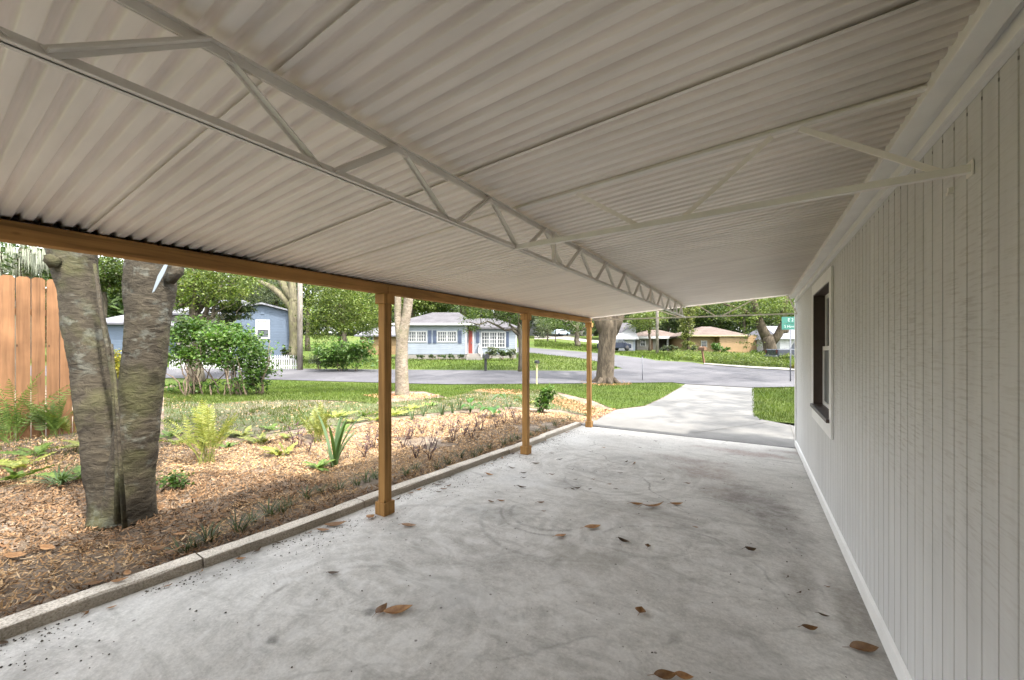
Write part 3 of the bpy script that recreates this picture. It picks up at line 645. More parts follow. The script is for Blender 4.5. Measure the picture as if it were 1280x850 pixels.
MB().box(-.012,.11,OY1-.012,OY1-.001,OZ0+.003,OZ1-.001).box(-.012,.11,OY0+.001,OY0+.012,OZ0+.003,OZ1-.001).box(-.012,.11,OY0+.0125,OY1-.0125,OZ1-.012,OZ1-.001).build('jamb',M['jamb'],wn)
a,b=OY0+.013,OY1-.013; zm=1.60
mb=MB()
for (z0,z1,x) in ((OZ0+.003,zm+.02,.085),(zm-.02,OZ1-.013,.108)):
    mb.box(x-.012,x+.012,a,a+.045,z0,z1).box(x-.012,x+.012,b-.045,b,z0,z1).box(x-.0121,x+.0121,a+.045,b-.045,z0,z0+.045).box(x-.0121,x+.0121,a+.045,b-.045,z1-.045,z1)
mb.build('sash',M['white'],wn,False,.002)
MB().box(.084,.087,a+.044,b-.044,OZ0+.047,zm-.024).build('pane',M['curtain'],wn); MB().box(.107,.110,a+.044,b-.044,zm+.024,OZ1-.056).build('pane',M['glass'],wn)
MB().box(-.016,-.001,2.025,2.037,2.155,2.177).box(-.019,-.0165,2.022,2.04,2.15,2.16).build('wall_hook',M['truss'],hs)
# ================================================================== NEAR TREE
def near_tree():
    d0=3.55; b=at(152,d0); root=empty('double_trunk_tree',b,0,'grey double-trunk tree with scarred bark beside the carport beam','tree')
    def P(u,v,dd=0): 
        d=d0+dd; X,Y=c2w((u-CU)/F*d,d); return Vector((X-b.x,Y-b.y,zv(v,d)-b.z))
    def stem(cl,n=84):
        # cl: (u,v,width px,depth offset); dense rings with a lumpy surface
        pts=[P(u,v,dd) for u,v,w,dd in cl]; rad=[w*d0/F/2/math.sqrt(1+((u-CU)/F)**2)*.87 for u,v,w,dd in cl]
        T=np.linspace(0,len(cl)-1,300); V=[];Fq=[]
        for i,t in enumerate(T):
            k=min(int(t),len(cl)-2); f=t-k; f2=f
            def cr(a):
                p0,p1,p2,p3=a[max(k-1,0)],a[k],a[k+1],a[min(k+2,len(cl)-1)]
                return .5*((2*p1)+(p2-p0)*f+(2*p0-5*p1+4*p2-p3)*f*f+(3*p1-p0-3*p2+p3)*f**3)
            c=cr(pts); r=cr(rad)
            for j in range(n):
                a=2*math.pi*j/n; dr=Vector((math.cos(a),math.sin(a),0)); q=c+dr*r
                w=mnoise.noise(q*2.2)*.12+mnoise.noise(q*6)*.05+mnoise.noise(Vector((q.x*8,q.y*8,q.z*24)))*.016+mnoise.noise(q*26)*.012-max(0,.16-abs(mnoise.noise(Vector((q.x*4.5,q.y*4.5,q.z*15)))))*.11-max(0,.1-abs(mnoise.noise(Vector((q.x*9+7,q.y*9,q.z*30)))))*.2
                V.append(tuple(c+dr*r*(1+w)))
        m=len(T)
        Fq=[(i*n+j,i*n+(j+1)%n,(i+1)*n+(j+1)%n,(i+1)*n+j) for i in range(m-1) for j in range(n)]
        return V,Fq
    L=[(152,700,130,0),(150,672,110,0),(147,640,92,0),(140,590,82,0),(131,540,74,.02),(121,490,70,.03),(112,440,69,.04),(103,390,68,.05),(94,340,72,.06),(86,290,78,.07),(76,200,66,.1),(62,60,62,.2),(40,-150,50,.4)]
    Rr=[(158,700,124,0),(157,672,106,0),(158,640,88,-.01),(165,590,76,-.02),(172,540,69,-.02),(177,490,65,-.02),(182,440,66,-.02),(184,405,68,-.03),(187,370,74,-.03),(190,335,78,-.03),(196,290,76,-.02),(208,200,64,0),(226,60,58,.1),(262,-150,48,.3)]
    v1,f1=stem(L); v2,f2=stem(Rr); k=len(v1)
    mb=MB(); mb.v=v1+v2; mb.f=f1+[tuple(i+k for i in f) for f in f2]
    # seam of old vine stems and the stub of a cut limb
    mb.tube([P(118,330,-.2),P(128,400,-.22),(P(141,470,-.22)),P(145,540,-.25),P(148,600,-.3),P(147,655,-.33)],[.012,.013,.015,.017,.02,.025],8,True,.3)
    mb.tube([P(140,430,-.2),P(147,520,-.26),P(150,575,-.3),P(156,660,-.34)],[.008,.011,.014,.02],8,True,.3)
    mb.tube([P(70,330,-.1),P(63,324,-.14),P(59,318,-.16)],[.05,.045,.02],12,True,.4)
    mb.tube([P(212,350,-.05),P(222,340,-.06),P(226,322,-.06)],[.05,.045,.03],10,True,.2)
    mb.build('trunk',M['bark_near'],root,True)
    bl=[(-.8,.3,5.2,1.9,1.7,1.2),(.7,-.4,5.8,1.6,1.6,1.2),(-.2,1.6,5.5,1.6,1.6,1.1),(-2.2,-1.2,5.4,1.6,1.6,1.1),(.3,.2,7.3,2.0,2.0,1.3)]
    crown('crown',bl,5000,.15,M['leaf_oak'],root)
    st=tag(MB().add([P(190,366,-.42),P(193,364,-.425),P(205,342,-.44),P(210,330,-.44),P(205,331,-.43),P(197,345,-.425)],[(0,1,2,3,4,5)]).build('plastic_strip',M['plastic']),'pale plastic strip dangling on the right trunk of the double tree','strip')
    st.location=b; md=st.modifiers.new('t','SOLIDIFY'); md.thickness=.003
near_tree()
# ================================================================== WOOD FENCE
def fence():
    root=empty('wood_fence',(-9.35,0,0),0,'tall cedar board fence with ragged tops at the left edge of the yard','fence')
    mb=MB(); Y=-2.2
    while Y<1.7:
        w=.135+random.uniform(-.01,.012); g=zg(-9.35,Y); h=2.42+random.uniform(-.03,.03); t=random.uniform(-.006,.006)
        x=random.uniform(-.006,.006); c=.03
        mb.prismx([(Y,g-.05),(Y+w+t,g-.05),(Y+w+t,g+h-c),(Y+w-c,g+h),(Y+c,g+h),(Y,g+h-c)],x,x+.018); Y+=w+random.choice((.006,.01,.02))
    mb.build('board_panel',M['fence'],root)
    MB().box(-.06,-.012,-2.2,1.7,.5,.59).box(-.06,-.012,-2.2,1.7,2.1,2.19).build('rail',M['fence'],root)
    for Y in (-2.0,-.3,1.5): MB().box(-.155,-.062,Y,Y+.09,0,2.3).build('fence_post',M['fence'],root)
fence()
# ================================================================== PICKET FENCE, POLES
def picket():
    d=25.8; p=at(212,d); q=at(374,d); L=(q-p).length; root=empty('picket_fence',p,TH,'white picket fence across the street in front of the slate blue house','fence')
    n=int(L/.15)
    for a,b in ((0,1),):
        mb=MB()
        for i in range(n):
            x=i*.15; g=zg(*(p+(q-p)*(x/L)).xy)-p.z; mb.prism([(x,g),(x+.085,g),(x+.085,g+.86),(x+.0425,g+.96),(x,g+.86)],-.01,.012)
        mb.build('pickets',M['trim_far'],root)
    g=zg(*q.xy)-p.z
    for z in (.25,.7):
        MB().bar((0,.035,z),(L,.035,z+g),.03,.08).build('rail',M['trim_far'],root)
picket()
def pole(u,d,r,h,label,cat='utility pole'):
    b=at(u,d); root=empty('utility_pole',b,0,label,cat)
    MB().tube([(0,0,-.2),(0,0,h*.5),(.05,0,h)],[r,r*.9,r*.7],14,True,.04).build('shaft',M['pole'],root,True)
    MB().bar((-1.2,.2,h-.6),(1.2,.2,h-.6),.09,.11).build('crossarm',M['pole'],root)
pole(375,25.2,.17,9.5,'weathered timber utility pole at the end of the picket fence')
pole(821.5,44,.17,10,'dark utility pole in front of the low brown roofed house')
pole(412.5,32,.08,7,'thin grey pole standing inside the light green tree') if False else None
# ================================================================== HOUSES
def hroot(name,u,v,d,label,cat='house',rz=0):
    X,Y=c2w((u-CU)/F*d,d); e=empty(name,(X,Y,zv(v,d)),TH+rz,label,cat); return e,d/F
def gridwin(root,x0,x1,z0,z1,y,nx,nz,groups=1,fm='trim_far'):
    w=empty('window',(0,0,0)); w.parent=root; t=.09
    mb=MB(); mb.box(x0-t,x1+t,y-.05,y-.002,z1,z1+t).box(x0-t,x1+t,y-.06,y-.002,z0-t,z0).box(x0-t,x0,y-.05,y-.002,z0,z1).box(x1,x1+t,y-.05,y-.002,z0,z1)
    gw=(x1-x0)/groups
    for g in range(groups):
        a=x0+g*gw; b=a+gw
        if g: mb.box(a-.06,a+.06,y-.05,y-.002,z0+.001,z1-.001)
        for i in range(1,nx): c=a+(b-a)*i/nx; mb.box(c-.02,c+.02,y-.035,y-.0035,z0+.001,z1-.001)
        for k in range(1,nz): c=z0+(z1-z0)*k/nz; mb.box(a+.061,b-.061,y-.034,y-.004,c-.02,c+.02)
    mb.build('frame',M[fm],w); MB().box(x0,x1,y-.003,y-.001,z0,z1).build('pane',M['glass'],w)
def shutter(root,x0,x1,z0,z1,y):
    mb=MB(); mb.box(x0,x1,y-.045,y-.004,z0,z1)
    for i in range(8): z=z0+.08+(z1-z0-.16)*i/8; mb.box(x0+.05,x1-.05,y-.06,y-.046,z,z+(z1-z0)/14)
    mb.build('shutter',M['shutter'],root)
def hiproof(x0,x1,y0,y1,z,h,inl,o=.45,inr=None):
    inr=inl if inr is None else inr; ym=(y0+y1)/2
    return MB().add([(x0-o,y0-o,z),(x1+o,y0-o,z),(x1+o,y1+o,z),(x0-o,y1+o,z),(x0+inl,ym,z+h),(x1-inr,ym,z+h),(x0-o,y0-o,z-.14),(x1+o,y0-o,z-.14),(x1+o,y1+o,z-.14),(x0-o,y1+o,z-.14)],
        [(0,1,5,4),(1,2,5),(2,3,4,5),(3,0,4),(9,8,7,6),(6,7,1,0),(7,8,2,1),(8,9,3,2),(9,6,0,3)])
def blue_house():
    h,k=hroot('blue_house',571,447.3,32.7,'pale blue lap-sided cottage with navy shutters and a red front door'); X=lambda u:(u-571)*k; Z=lambda v:(447.3-v)*k
    e0,e1=X(497),X(583); zE=Z(404.5)
    MB().box(e0,e1,0,7,.3,zE).box(e1+.001,X(646),1.2,7,.3,Z(409)).build('wall',M['sid_blue'],h)
    MB().box(e0+.02,e1-.02,.03,6.9,-.6,.299).box(e1,X(646)-.03,1.24,6.9,-.6,.299).build('foundation',M['sid_grey'],h)
    r=hiproof(e0,e1+.3,0,7,zE,Z(394.8)-zE+.6,2.2,.4,1.4).build('roof',M['sh_grey'],h)
    hiproof(e1-.5,X(646),1.2,7,Z(408.5),1.0,.3,.35,1.8).build('roof',M['sh_grey'],h)
    MB().box(e0-.42,e1+.68,-.44,-.405,zE-.15,zE+.02).build('fascia',M['trim_far'],h)
    [MB().box(*q).build('corner_board',M['trim_far'],h) for q in ((e0-.02,e0+.1,-.025,-.002,.31,zE-.15),(e1-.1,e1+.02,-.025,-.002,.31,zE-.15),(X(646)-.1,X(646)+.02,1.175,1.198,.31,Z(409)-.15))]
    gridwin(h,X(508.5),X(532.5),Z(426.5),Z(415),0,4,3,2); gridwin(h,X(547.5),X(570),Z(426.5),Z(415),0,4,3,2)
    for a,b in ((535.2,539.4),(541.3,545.5),(572.6,577)): shutter(h,X(a),X(b),Z(429.3),Z(413),0)
    gridwin(h,X(601),X(630.5),Z(433.5),Z(415),1.2,3,4,3); shutter(h,X(593.5),X(597.5),Z(428.5),Z(414),1.2); shutter(h,X(632.6),X(636),Z(433.5),Z(414),1.2)
    dr=empty('door',(0,0,0)); dr.parent=h
    MB().box(X(583.6)+.01,X(589),1.12,1.16,Z(442),Z(411.5)).build('door_leaf',M['reddoor'],dr); MB().box(X(583)+.002,X(583.6),1.10,1.195,Z(442),Z(410.6)).box(X(589),X(590.6),1.10,1.195,Z(442),Z(410.6)).build('door_frame',M['trim_far'],dr); MB().box(X(583.8)+.25,X(583.8)+.3,1.06,1.118,1.2,1.35).build('handle',M['metal'],dr)
    mb=MB(); mb.box(X(583)+.05,X(603),-.1,1.15,-.4,.36)
    for i in range(2): mb.box(X(583)+.05,X(603),-.4-.3*i,-.1-.3*i-.001,-.4,.24-.12*i)
    mb.build('steps',M['sid_grey'],h)
    mb=MB(); a=X(597.2);
    mb.bar((a,1.1,Z(430)),(X(602.5),-.55,Z(437)),.08,.1).bar((a,1.1,.36),(a,1.1,Z(430)),.09,.09).bar((X(602.5),-.55,-.2),(X(602.5),-.55,Z(436.5)),.1,.1)
    for i in range(1,7): t=i/7; x=a+(X(602.5)-a)*t; y=1.1-1.65*t; mb.bar((x,y,.36-.5*t),(x,y,Z(430)-(Z(430)-Z(437))*t),.035,.035)
    mb.build('railing',M['trim_far'],h)
blue_house()
def slate_house():
    h,k=hroot('slate_house',329,440,29.5,'slate blue gabled house with one white-trimmed window behind the picket fence',rz=R(24)); X=lambda u:(u-329)*k*.875; Z=lambda v:(440-v)*k
    x0,x1=X(290),X(366.5); zE=Z(389.5); zP=Z(381.2)
    MB().prism([(x0,-.5),(x1,-.5),(x1,zE),(X(328),zP),(x0,zE)],0,8).build('wall',M['sid_slate'],h)
    o=.3
    for s,xe in ((1,x1),(-1,x0)):
        sl=(zP-zE)/(abs(xe-X(328))); xo=xe+s*o; MB().prism([(X(328),zP+.03),(xo,zE-sl*o+.03),(xo,zE-sl*o+.13),(X(328),zP+.16)],-.35,8.2).build('roof',M['sh_light'],h)
    [MB().box(a,b,-.03,-.002,-.4,zE-.1).build('corner_board',M['trim_far'],h) for a,b in ((x1-.12,x1+.02),(x0-.02,x0+.12))]
    w=empty('window',(0,0,0)); w.parent=h; a,b,c,d=X(322),X(335.2),Z(421.5),Z(401.5); t=.11
    MB().box(a-t,b+t,-.05,-.002,d,d+t).box(a-t,b+t,-.05,-.002,c-t,c).box(a-t,a,-.05,-.002,c,d).box(b,b+t,-.05,-.002,c,d).box(a+.001,b-.001,-.04,-.003,(c+d)/2-.04,(c+d)/2+.04).build('frame',M['trim_far'],w)
    MB().box(a,b,-.004,-.001,(c+d)/2+.001,d).build('blind',M['trim_far'],w); MB().box(a,b,-.004,-.001,c,(c+d)/2-.001).build('pane',M['glass'],w)
    MB().box(X(326),X(330.5),-.04,-.002,Z(393),Z(385.5)).build('gable_vent',M['sid_slate'],h)
slate_house()
def garage_house():
    h,k=hroot('grey_roof_house',470,432,42,'small house with a pale gable and grey roof far behind the leafy bush'); X=lambda u:(u-470)*k; Z=lambda v:(432-v)*k
    MB().box(X(450),X(497),0,6,-1,Z(419)).build('wall',M['sid_tan'],h); hiproof(X(450),X(505),0,6,Z(419),Z(406)-Z(419),1.2).build('roof',M['sh_light'],h)
    gridwin(h,X(462),X(466),Z(428),Z(421.5),0,1,2)
garage_house()
def white_house():
    h,k=hroot('white_garage_house',783,437,50,'white house with grey roof and garage wall just right of the big oak trunk'); X=lambda u:(u-783)*k; Z=lambda v:(437-v)*k
    MB().box(X(766),X(794),0,8,-1,Z(424.2)).build('wall',M['sid_blue'],h)
    MB().prism([(X(762),Z(416)),(X(795.5),Z(416)),(X(795.5),Z(410)),(X(792),Z(407.5)),(X(774),Z(416)-.01)][:1]+[(X(795.5),Z(416)),(X(796),Z(407)),(X(792),Z(406.8)),(X(777),Z(415.9))],.3,8).build('gable',M['sid_white'],h)
    MB().add([(X(766),-.9,Z(423.8)),(X(796),-.9,Z(423.8)),(X(796),.3,Z(416)),(X(768),.3,Z(416)),(X(766),-.9,Z(424.4)),(X(796),-.9,Z(424.4)),(X(796),.3,Z(417)),(X(768),.3,Z(417))],[(0,1,2,3),(7,6,5,4),(0,4,5,1),(1,5,6,2),(2,6,7,3),(3,7,4,0)]).build('porch_roof',M['trim_far'],h)
    MB().add([(X(758),.2,Z(416.2)),(X(777),.2,Z(415.9)),(X(793),.2,Z(406.5)),(X(796),4,Z(401)),(X(760),4,Z(401)),(X(796),8.3,Z(406)),(X(758),8.3,Z(416))],[(0,1,2,3,4),(3,5,6,4)]).build('roof',M['sh_grey'],h)
    MB().box(X(771),X(791),-.03,-.002,-.1,Z(425.6)).build('garage_door',M['sid_white'],h)
white_house()
def brown_house():
    h,k=hroot('low_brown_house',824,438,52,'low house with a brown hip roof and dark open carport behind the utility pole'); X=lambda u:(u-824)*k; Z=lambda v:(438-v)*k
    MB().box(X(796),X(822),0,6,-1,Z(420)).box(X(822)+.01,X(856),2.6,6,-1,Z(422)).build('wall',M['sid_grey'],h)
    hiproof(X(796),X(856),-.4,6,Z(421),Z(411)-Z(421),2.5,.4).build('roof',M['sh_brown'],h); MB().box(X(795),X(858),-.9,-.82,Z(423.5),Z(420.5)).build('fascia',M['trim_far'],h)
    for u in (833,845,855): MB().box(X(u)-.1,X(u)+.1,-.5,-.3,-1,Z(422.8)).build('porch_post',M['trim_far'],h)
    gridwin(h,X(801),X(806),Z(432),Z(425),0,2,2); MB().box(X(812),X(816),-.04,-.002,0,Z(423)).build('door',M['brownpost'],h)
brown_house()
def tan_house():
    h,k=hroot('tan_house',905,443,46,'tan board-sided house with a brown hip roof behind the leaning mailbox'); X=lambda u:(u-905)*k; Z=lambda v:(443-v)*k
    MB().box(X(866),X(899.5),.9,8,-1,Z(419)).box(X(899.5)+.01,X(946),0,8,-1,Z(419)).build('wall',M['sid_tan'],h)
    hiproof(X(864),X(931),.2,8,Z(419.2),Z(408)-Z(419.2)+.2,3.2,.5,1.9).build('roof',M['sh_brown'],h)
    MB().box(X(858),X(932),-.34,-.305,Z(420.4),Z(419)).build('fascia',M['paletimber'],h)
    gridwin(h,X(881.5),X(887.5),Z(433.5),Z(426.5),.9,1,2)
tan_house()
def right_house():
    h,k=hroot('pale_grey_house',1000,442,42,'pale grey gabled house behind the dark pickup truck'); X=lambda u:(u-1000)*k; Z=lambda v:(442-v)*k
    MB().box(X(975),X(1060),0,8,-1,Z(424)).build('wall',M['sid_white'],h)
    MB().add([(X(972),-.5,Z(424)),(X(1064),-.5,Z(424)),(X(1064),4,Z(405)),(X(985),4,Z(405)),(X(972),8.5,Z(424)),(X(1064),8.5,Z(424))],[(0,1,2,3),(3,2,5,4),(0,3,4),(1,5,2),(0,4,5,1)]).build('roof',M['sh_light'],h)
    gridwin(h,X(991),X(996),Z(437),Z(428),0,1,2)
right_house()
# ================================================================== SIGN, MAILBOXES, TRUCK
def street_sign():
    d=19.6; b=at(988,d); r=empty('street_sign',b,TH,'green two-blade street sign on a grey pole by the white house corner','street sign'); k=d/F; Z=lambda v:zv(v,d)-b.z
    MB().tube([(0,0,-.2),(0,0,Z(411.5))],.03,10).build('sign_pole',M['metal'],r,True)
    for (v0,v1,t,x) in ((404,396,'E 21',-.02),(412,404.3,'S Howard',-.02)):
        p=MB().box(X0:=(-11*k),14*k,-.012,.012,Z(v0),Z(v1)).build('sign_blade',M['sign'],r,False,.003)
        cu=bpy.data.curves.new('lettering','FONT'); cu.body=t; cu.size=.23 if t[0]=='E' else .185; cu.align_x='CENTER'; cu.align_y='CENTER'; cu.extrude=.001; o=bpy.data.objects.new('lettering',cu); COL.objects.link(o); cu.materials.append(M['signtext']); tmp=o; o=link('lettering',bpy.data.meshes.new_from_object(o)); bpy.data.objects.remove(tmp)
        o.parent=p; o.rotation_euler=(R(90),0,0); o.location=(1.5*k,-.0145,(Z(v0)+Z(v1))/2)
street_sign()
def mailbox(u,v,d,hgt,pm,label,lean=0,boxm='black',sz=1.0):
    b=at(u,d); r=empty('mailbox',b,TH+.3,label,'mailbox')
    MB().bar((0,0,-.2),(lean,0,hgt),.1*sz,.1*sz,(0,1,0)).build('post',M[pm],r)
    prof=[(-.11,0),(.11,0),(.11,.13)]+[(.11*math.cos(a),.13+.11*math.sin(a)) for a in np.linspace(.2,math.pi-.2,7)]+[(-.11,.13)]
    m=MB().prism([(x*sz+lean,z*sz+hgt+.005) for x,z in prof],-.3*sz,.22*sz).build('box',M[boxm],r); MB().box(lean+.115*sz,lean+.125*sz,-.05,.0,hgt+.12*sz,hgt+.3*sz).build('flag',M['lamp'],m)
mailbox(607,462,24.6,.78,'black','black mailbox on a post on the lawn before the pale blue cottage',0,'black',1.3)
mailbox(881,454,29.5,1.0,'brownpost','brown leaning timber mailbox on the verge before the tan house',-.25,'brownpost',1.1)
mailbox(671,480,18.4,1.0,'paletimber','pale timber mailbox post by the near street edge',0,'black',.62)
b=gp(803,475.5); r=empty('marker_post',b,0,'thin dark metal marker stake in the grass at the street corner','marker post'); MB().tube([(0,0,-.2),(0,0,1.22)],.022,8).build('stake',M['metal'],r,True); MB().box(-.03,.03,-.005,.005,1.18,1.28).build('cap',M['black'],r)
def truck():
    d=30.5; u0=990; X0,Y0=c2w((u0-CU)/F*d,d); z0=zg(X0,Y0)-.02; r=empty('pickup_truck',(X0,Y0,z0),TH-.12,'dark blue pickup truck parked before the pale grey house','pickup truck'); 
    prof=[(-1.5,.42),(-1.5,1.02),(.35,1.05),(.62,1.62),(1.75,1.66),(2.25,1.12),(3.5,1.02),(3.6,.42)]
    MB().prism(prof,-.9,.9).build('body',M['carpaint'],r,False,.06)
    MB().prism([(.5,1.1),(.72,1.55),(1.1,1.55),(1.1,1.1)],-.912,-.902).prism([(1.2,1.1),(1.2,1.55),(1.68,1.56),(2.0,1.12)],-.912,-.902).build('side_window',M['glass'],r)
    for x in (-.75,2.7):
        for y in (-.82,.82):
            w=MB().tube([(x,y-.12,.38),(x,y+.12,.38)],.38,20).build('wheel',M['tyre'],r,True); MB().tube([(x,y-.13,.38),(x,y+.13,.38)],.2,14).build('rim',M['metal'],w,True)
    MB().box(-1.53,-1.5,-.85,-.7,.7,.98).box(-1.53,-1.5,.7,.85,.7,.98).build('tail_light',M['lamp'],r); MB().box(-1.62,-1.51,-.88,.88,.42,.56).build('bumper',M['metal'],r)
truck()
def parked_car(u,v,d,label,m):
    X0,Y0=c2w((u-CU)/F*d,d); r=empty('parked_car',(X0,Y0,zv(v,d)),TH+.6,label,'car','cars parked far down the street')
    MB().prism([(-2.1,.3),(-2.1,.85),(-1.5,.95),(-1.0,1.4),(.5,1.42),(1.2,.95),(2.1,.8),(2.1,.3)],-.85,.85).build('body',m,r,False,.06)
    MB().prism([(-1.3,.98),(-.9,1.34),(.42,1.36),(.95,.98)],-.862,-.852).build('side_window',M['glass'],r)
    for x in (-1.3,1.3):
        for y in (-.78,.78): MB().tube([(x,y-.1,.32),(x,y+.1,.32)],.32,14).build('wheel',M['tyre'],r,True)
parked_car(768,438.5,47,'dark car parked beside the white garage house, half behind the oak trunk',M['carpaint'])
parked_car(701,419.5,90,'silver blue car parked far beyond the junction',plain('silver_blue_paint',(.4,.5,.6),.3,.05))
def far_house(u,v,d,w,h,m,rm,label,win=True):
    hh,k=hroot('distant_house',u,v,d,label); MB().box(-w/2,w/2,0,7,-2,h).build('wall',M[m],hh); hiproof(-w/2,w/2,0,7,h,1.6,2,.5).build('roof',M[rm],hh)
    if not win: return
    gridwin(hh,-w/4,-w/4+1.5,.9,2.1,0,2,2); gridwin(hh,w/5,w/5+1.5,.9,2.1,0,2,2)
far_house(690,420,100,15,3,'sid_white','sh_light','white distant house seen between the second and third carport posts')
far_house(722,422,95,8,3,'sid_grey','sh_light','grey distant house behind the thick far tree trunk')
far_house(143,416,30,2.6,.75,'sid_slate','sh_light','pale roofed shed glimpsed between the two trunks of the near tree',False)
far_house(255,418,34,6,1.8,'sid_grey','sh_light','grey walled house mostly hidden by the leaves left of the slate house')
# ================================================================== TREES
def bl(*a): return list(a)
# street-side trees of the yard
tree('tree',503,0,.19,6.5,[(470,230,13,2,1.4,2),(540,215,14,2.2,1.4,2),(505,150,15,2.4,1.5,2.2)],2600,.16,M['leaf_oak'],M['bark_pale'],'pale barked tree standing just behind the first carport post',base=t2,limbn=0,lean=(.05,.1)) if False else None
def pale_tree():
    r=empty('pale_barked_tree',t2,0,'slim pale barked forked tree just behind the first carport post','tree'); k=depth(t2.x,t2.y)/F
    def P(u,v,dd=0): X,Y=c2w((u-CU)*k,depth(t2.x,t2.y)+dd); return Vector((X-t2.x,Y-t2.y,zv(v,depth(t2.x,t2.y))-t2.z))
    mb=MB(); mb.tube([P(503,500),P(503,490),P(502.5,470),P(502,450),P(502.5,430),P(503,418),P(507,400),P(510,380),P(513,345),P(520,270),P(530,150)],[.27,.225,.205,.195,.19,.19,.15,.15,.14,.12,.05],18,True,.07)
    mb.tube([P(502,432),P(499,415),P(497.5,395),P(497,370),P(494,300),P(480,180)],[.15,.13,.115,.11,.09,.04],14,True,.08); mb.build('trunk',M['bark_pale'],r,True)
    crown('crown',[(-2,0,7.6,2,2,1.3),(1.2,.5,8.4,2.2,2.2,1.4),(0,-1.2,9.4,2,2,1.3)],2400,.17,M['leaf_oak'],r)
pale_tree()
def big_oak():
    b=t3; D0=depth(b.x,b.y); k=D0/F; r=empty('big_oak',b,0,'thick furrowed oak trunk by the street just right of the third carport post','tree')
    def P(u,v,dd=0): X,Y=c2w((u-CU)*k,D0+dd); return Vector((X-b.x,Y-b.y,zv(v,D0)-b.z))
    mb=MB(); mb.tube([P(756,484),P(756,478),P(756,470),P(757,455),P(758,440),P(759,425),P(760,413),P(760,405),P(759,392)],[.56,.48,.43,.41,.405,.415,.47,.51,.43],22,True,.05)
    mb.tube([P(758,418),P(752,403),P(744,385),P(728,350),P(700,280)],[.36,.33,.28,.22,.1],14,True,.06); mb.tube([P(763,416),P(770,400),P(778,380),P(800,340),P(830,260)],[.36,.33,.28,.22,.1],14,True,.06); mb.tube([P(759,395),P(758,350),P(760,250)],[.34,.25,.1],12,True,.06)
    for a in range(7): an=a*.9; mb.tube([Vector((math.cos(an)*.38,math.sin(an)*.38,.2)),Vector((math.cos(an)*.62,math.sin(an)*.62,.02)),Vector((math.cos(an)*.9,math.sin(an)*.9,-.08))],[.14,.09,.04],8,True)
    mb.build('trunk',M['bark_oak'],r,True)
    cb=[(-3,0,8,2,2,1.2),(2.5,.5,8.4,2,2,1.2),(0,3,9,2,2,1.2),(0,-3,8.6,1.8,1.8,1.1),(0,0,10.2,2.4,2.4,1.4),(-5.5,3,8.2,1.7,1.7,1),(-4,-4,8.4,1.6,1.6,1),(4.6,3.6,8.4,1.7,1.7,1),(5.5,-1.5,8.1,1.6,1.6,1),(2,6.2,8.8,1.8,1.8,1),(-3,6.5,8.4,1.6,1.6,1),(7,5.5,8.2,1.4,1.4,.9),(-7.5,.5,7.8,1.4,1.4,.9),(8,1.5,8.2,1.4,1.4,.9)]
    mb=MB()
    for q in cb[5:]: mb.tube(curve_pts((q[0]*.12,q[1]*.12,4.2),q[:3],6,.5,.15),[.2,.17,.14,.11,.08,.06,.03],7,True)
    mb.build('limb',M['bark_oak'],r,True); crown('crown',cb,9000,.2,M['leaf_oak'],r)
big_oak()
def unseen_shade_oak():  # out of view, added so its crown shades the driveway
    b=Vector((6.6,13.2,zg(6.6,13.2))); r=empty('unseen_shade_oak',b,0,'unseen oak added to shade the driveway beyond the far corner of the white house','tree'); B=[(x,y,z,1.3,1.3,.7) for x,y,z in ((-3.6,-3,6.6),(-2.2,-1,7.4),(-3.4,1.2,6.9),(-1.5,3.2,7.6),(-3.8,4.2,6.8),(-.5,-2.8,8),(.8,1,8.4),(-2.5,-4.6,7.2),(-4.6,-.8,6.4),(-.6,5,7.4))]
    trunk(r,(0,0,0),(-.6,.3,5.2),.34,.24,M['bark_oak'],[(.8,b_[:3],.14) for b_ in B[:7]]); crown('crown',B,5200,.2,M['leaf_oak'],r)
unseen_shade_oak()
def unseen_street_oak():  # out of view, added to throw dappled shade on the cross street
    b=Vector((8.1,28.6,zg(8.1,28.6))); r=empty('unseen_street_oak',b,0,'unseen oak added to shade the cross street past the white house corner','tree'); B=[(x,y,z,1.6,1.6,.9) for x,y,z in ((-4.5,-2.6,7.2),(-3.2,0,8),(-5,2.4,7.4),(-1,-3,8.4),(0,1,8.8),(-2.4,4.6,8),(-6.8,-.4,7.2),(1.5,-1.5,8.2),(-4.2,-5.6,7.4),(-6.4,5,7.2))]
    trunk(r,(0,0,0),(-.8,.3,5.6),.4,.28,M['bark_oak'],[(.8,b_[:3],.16) for b_ in B[:7]]); crown('crown',B,6000,.2,M['leaf_oak'],r)
unseen_street_oak()
LO,LD,LL,LG=M['leaf_oak'],M['leaf_dark'],M['leaf_lime'],M['leaf_gray']; BO,BD,BP=M['bark_oak'],M['bark_dark'],M['bark_pale']
# tree on the lawn of the blue cottage, crown hanging left in front of it
tree('lawn_tree',652,24.3,.2,3.6,[(612,396,24.3,1.7,.75,1.4),(590,403,24.2,.75,.75,.8),(640,392,24,1.2,.7,1.2),(600,380,25,1.8,.9,1.6),(650,378,24,2,.9,1.6),(680,385,25,1.3,.8,1.2),(640,350,25,2.4,1.2,2)],7000,.13,LO,BD,'small spreading tree on the cottage lawn with leaves hanging over the red door',lean=(-.15,0),limbn=6,r1=.13)
tree('street_tree',721.5,60,.42,4.2,[(715,404,60,4,1.4,3),(690,402,58,3,1.5,2.5),(738,406,60,2.4,1.4,2),(700,388,62,5,2,4),(740,390,62,4,1.8,3)],5200,.24,LO,BD,'round dark-trunked tree on the grass bank beyond the junction')
tree('young_tree',684.5,75,.14,2.6,[(683,410,75,1.8,1.4,1.5),(680,404,75,2,1.2,1.6)],1500,.22,LG,BD,'small young tree on the grass bank left of the round dark-trunked tree')
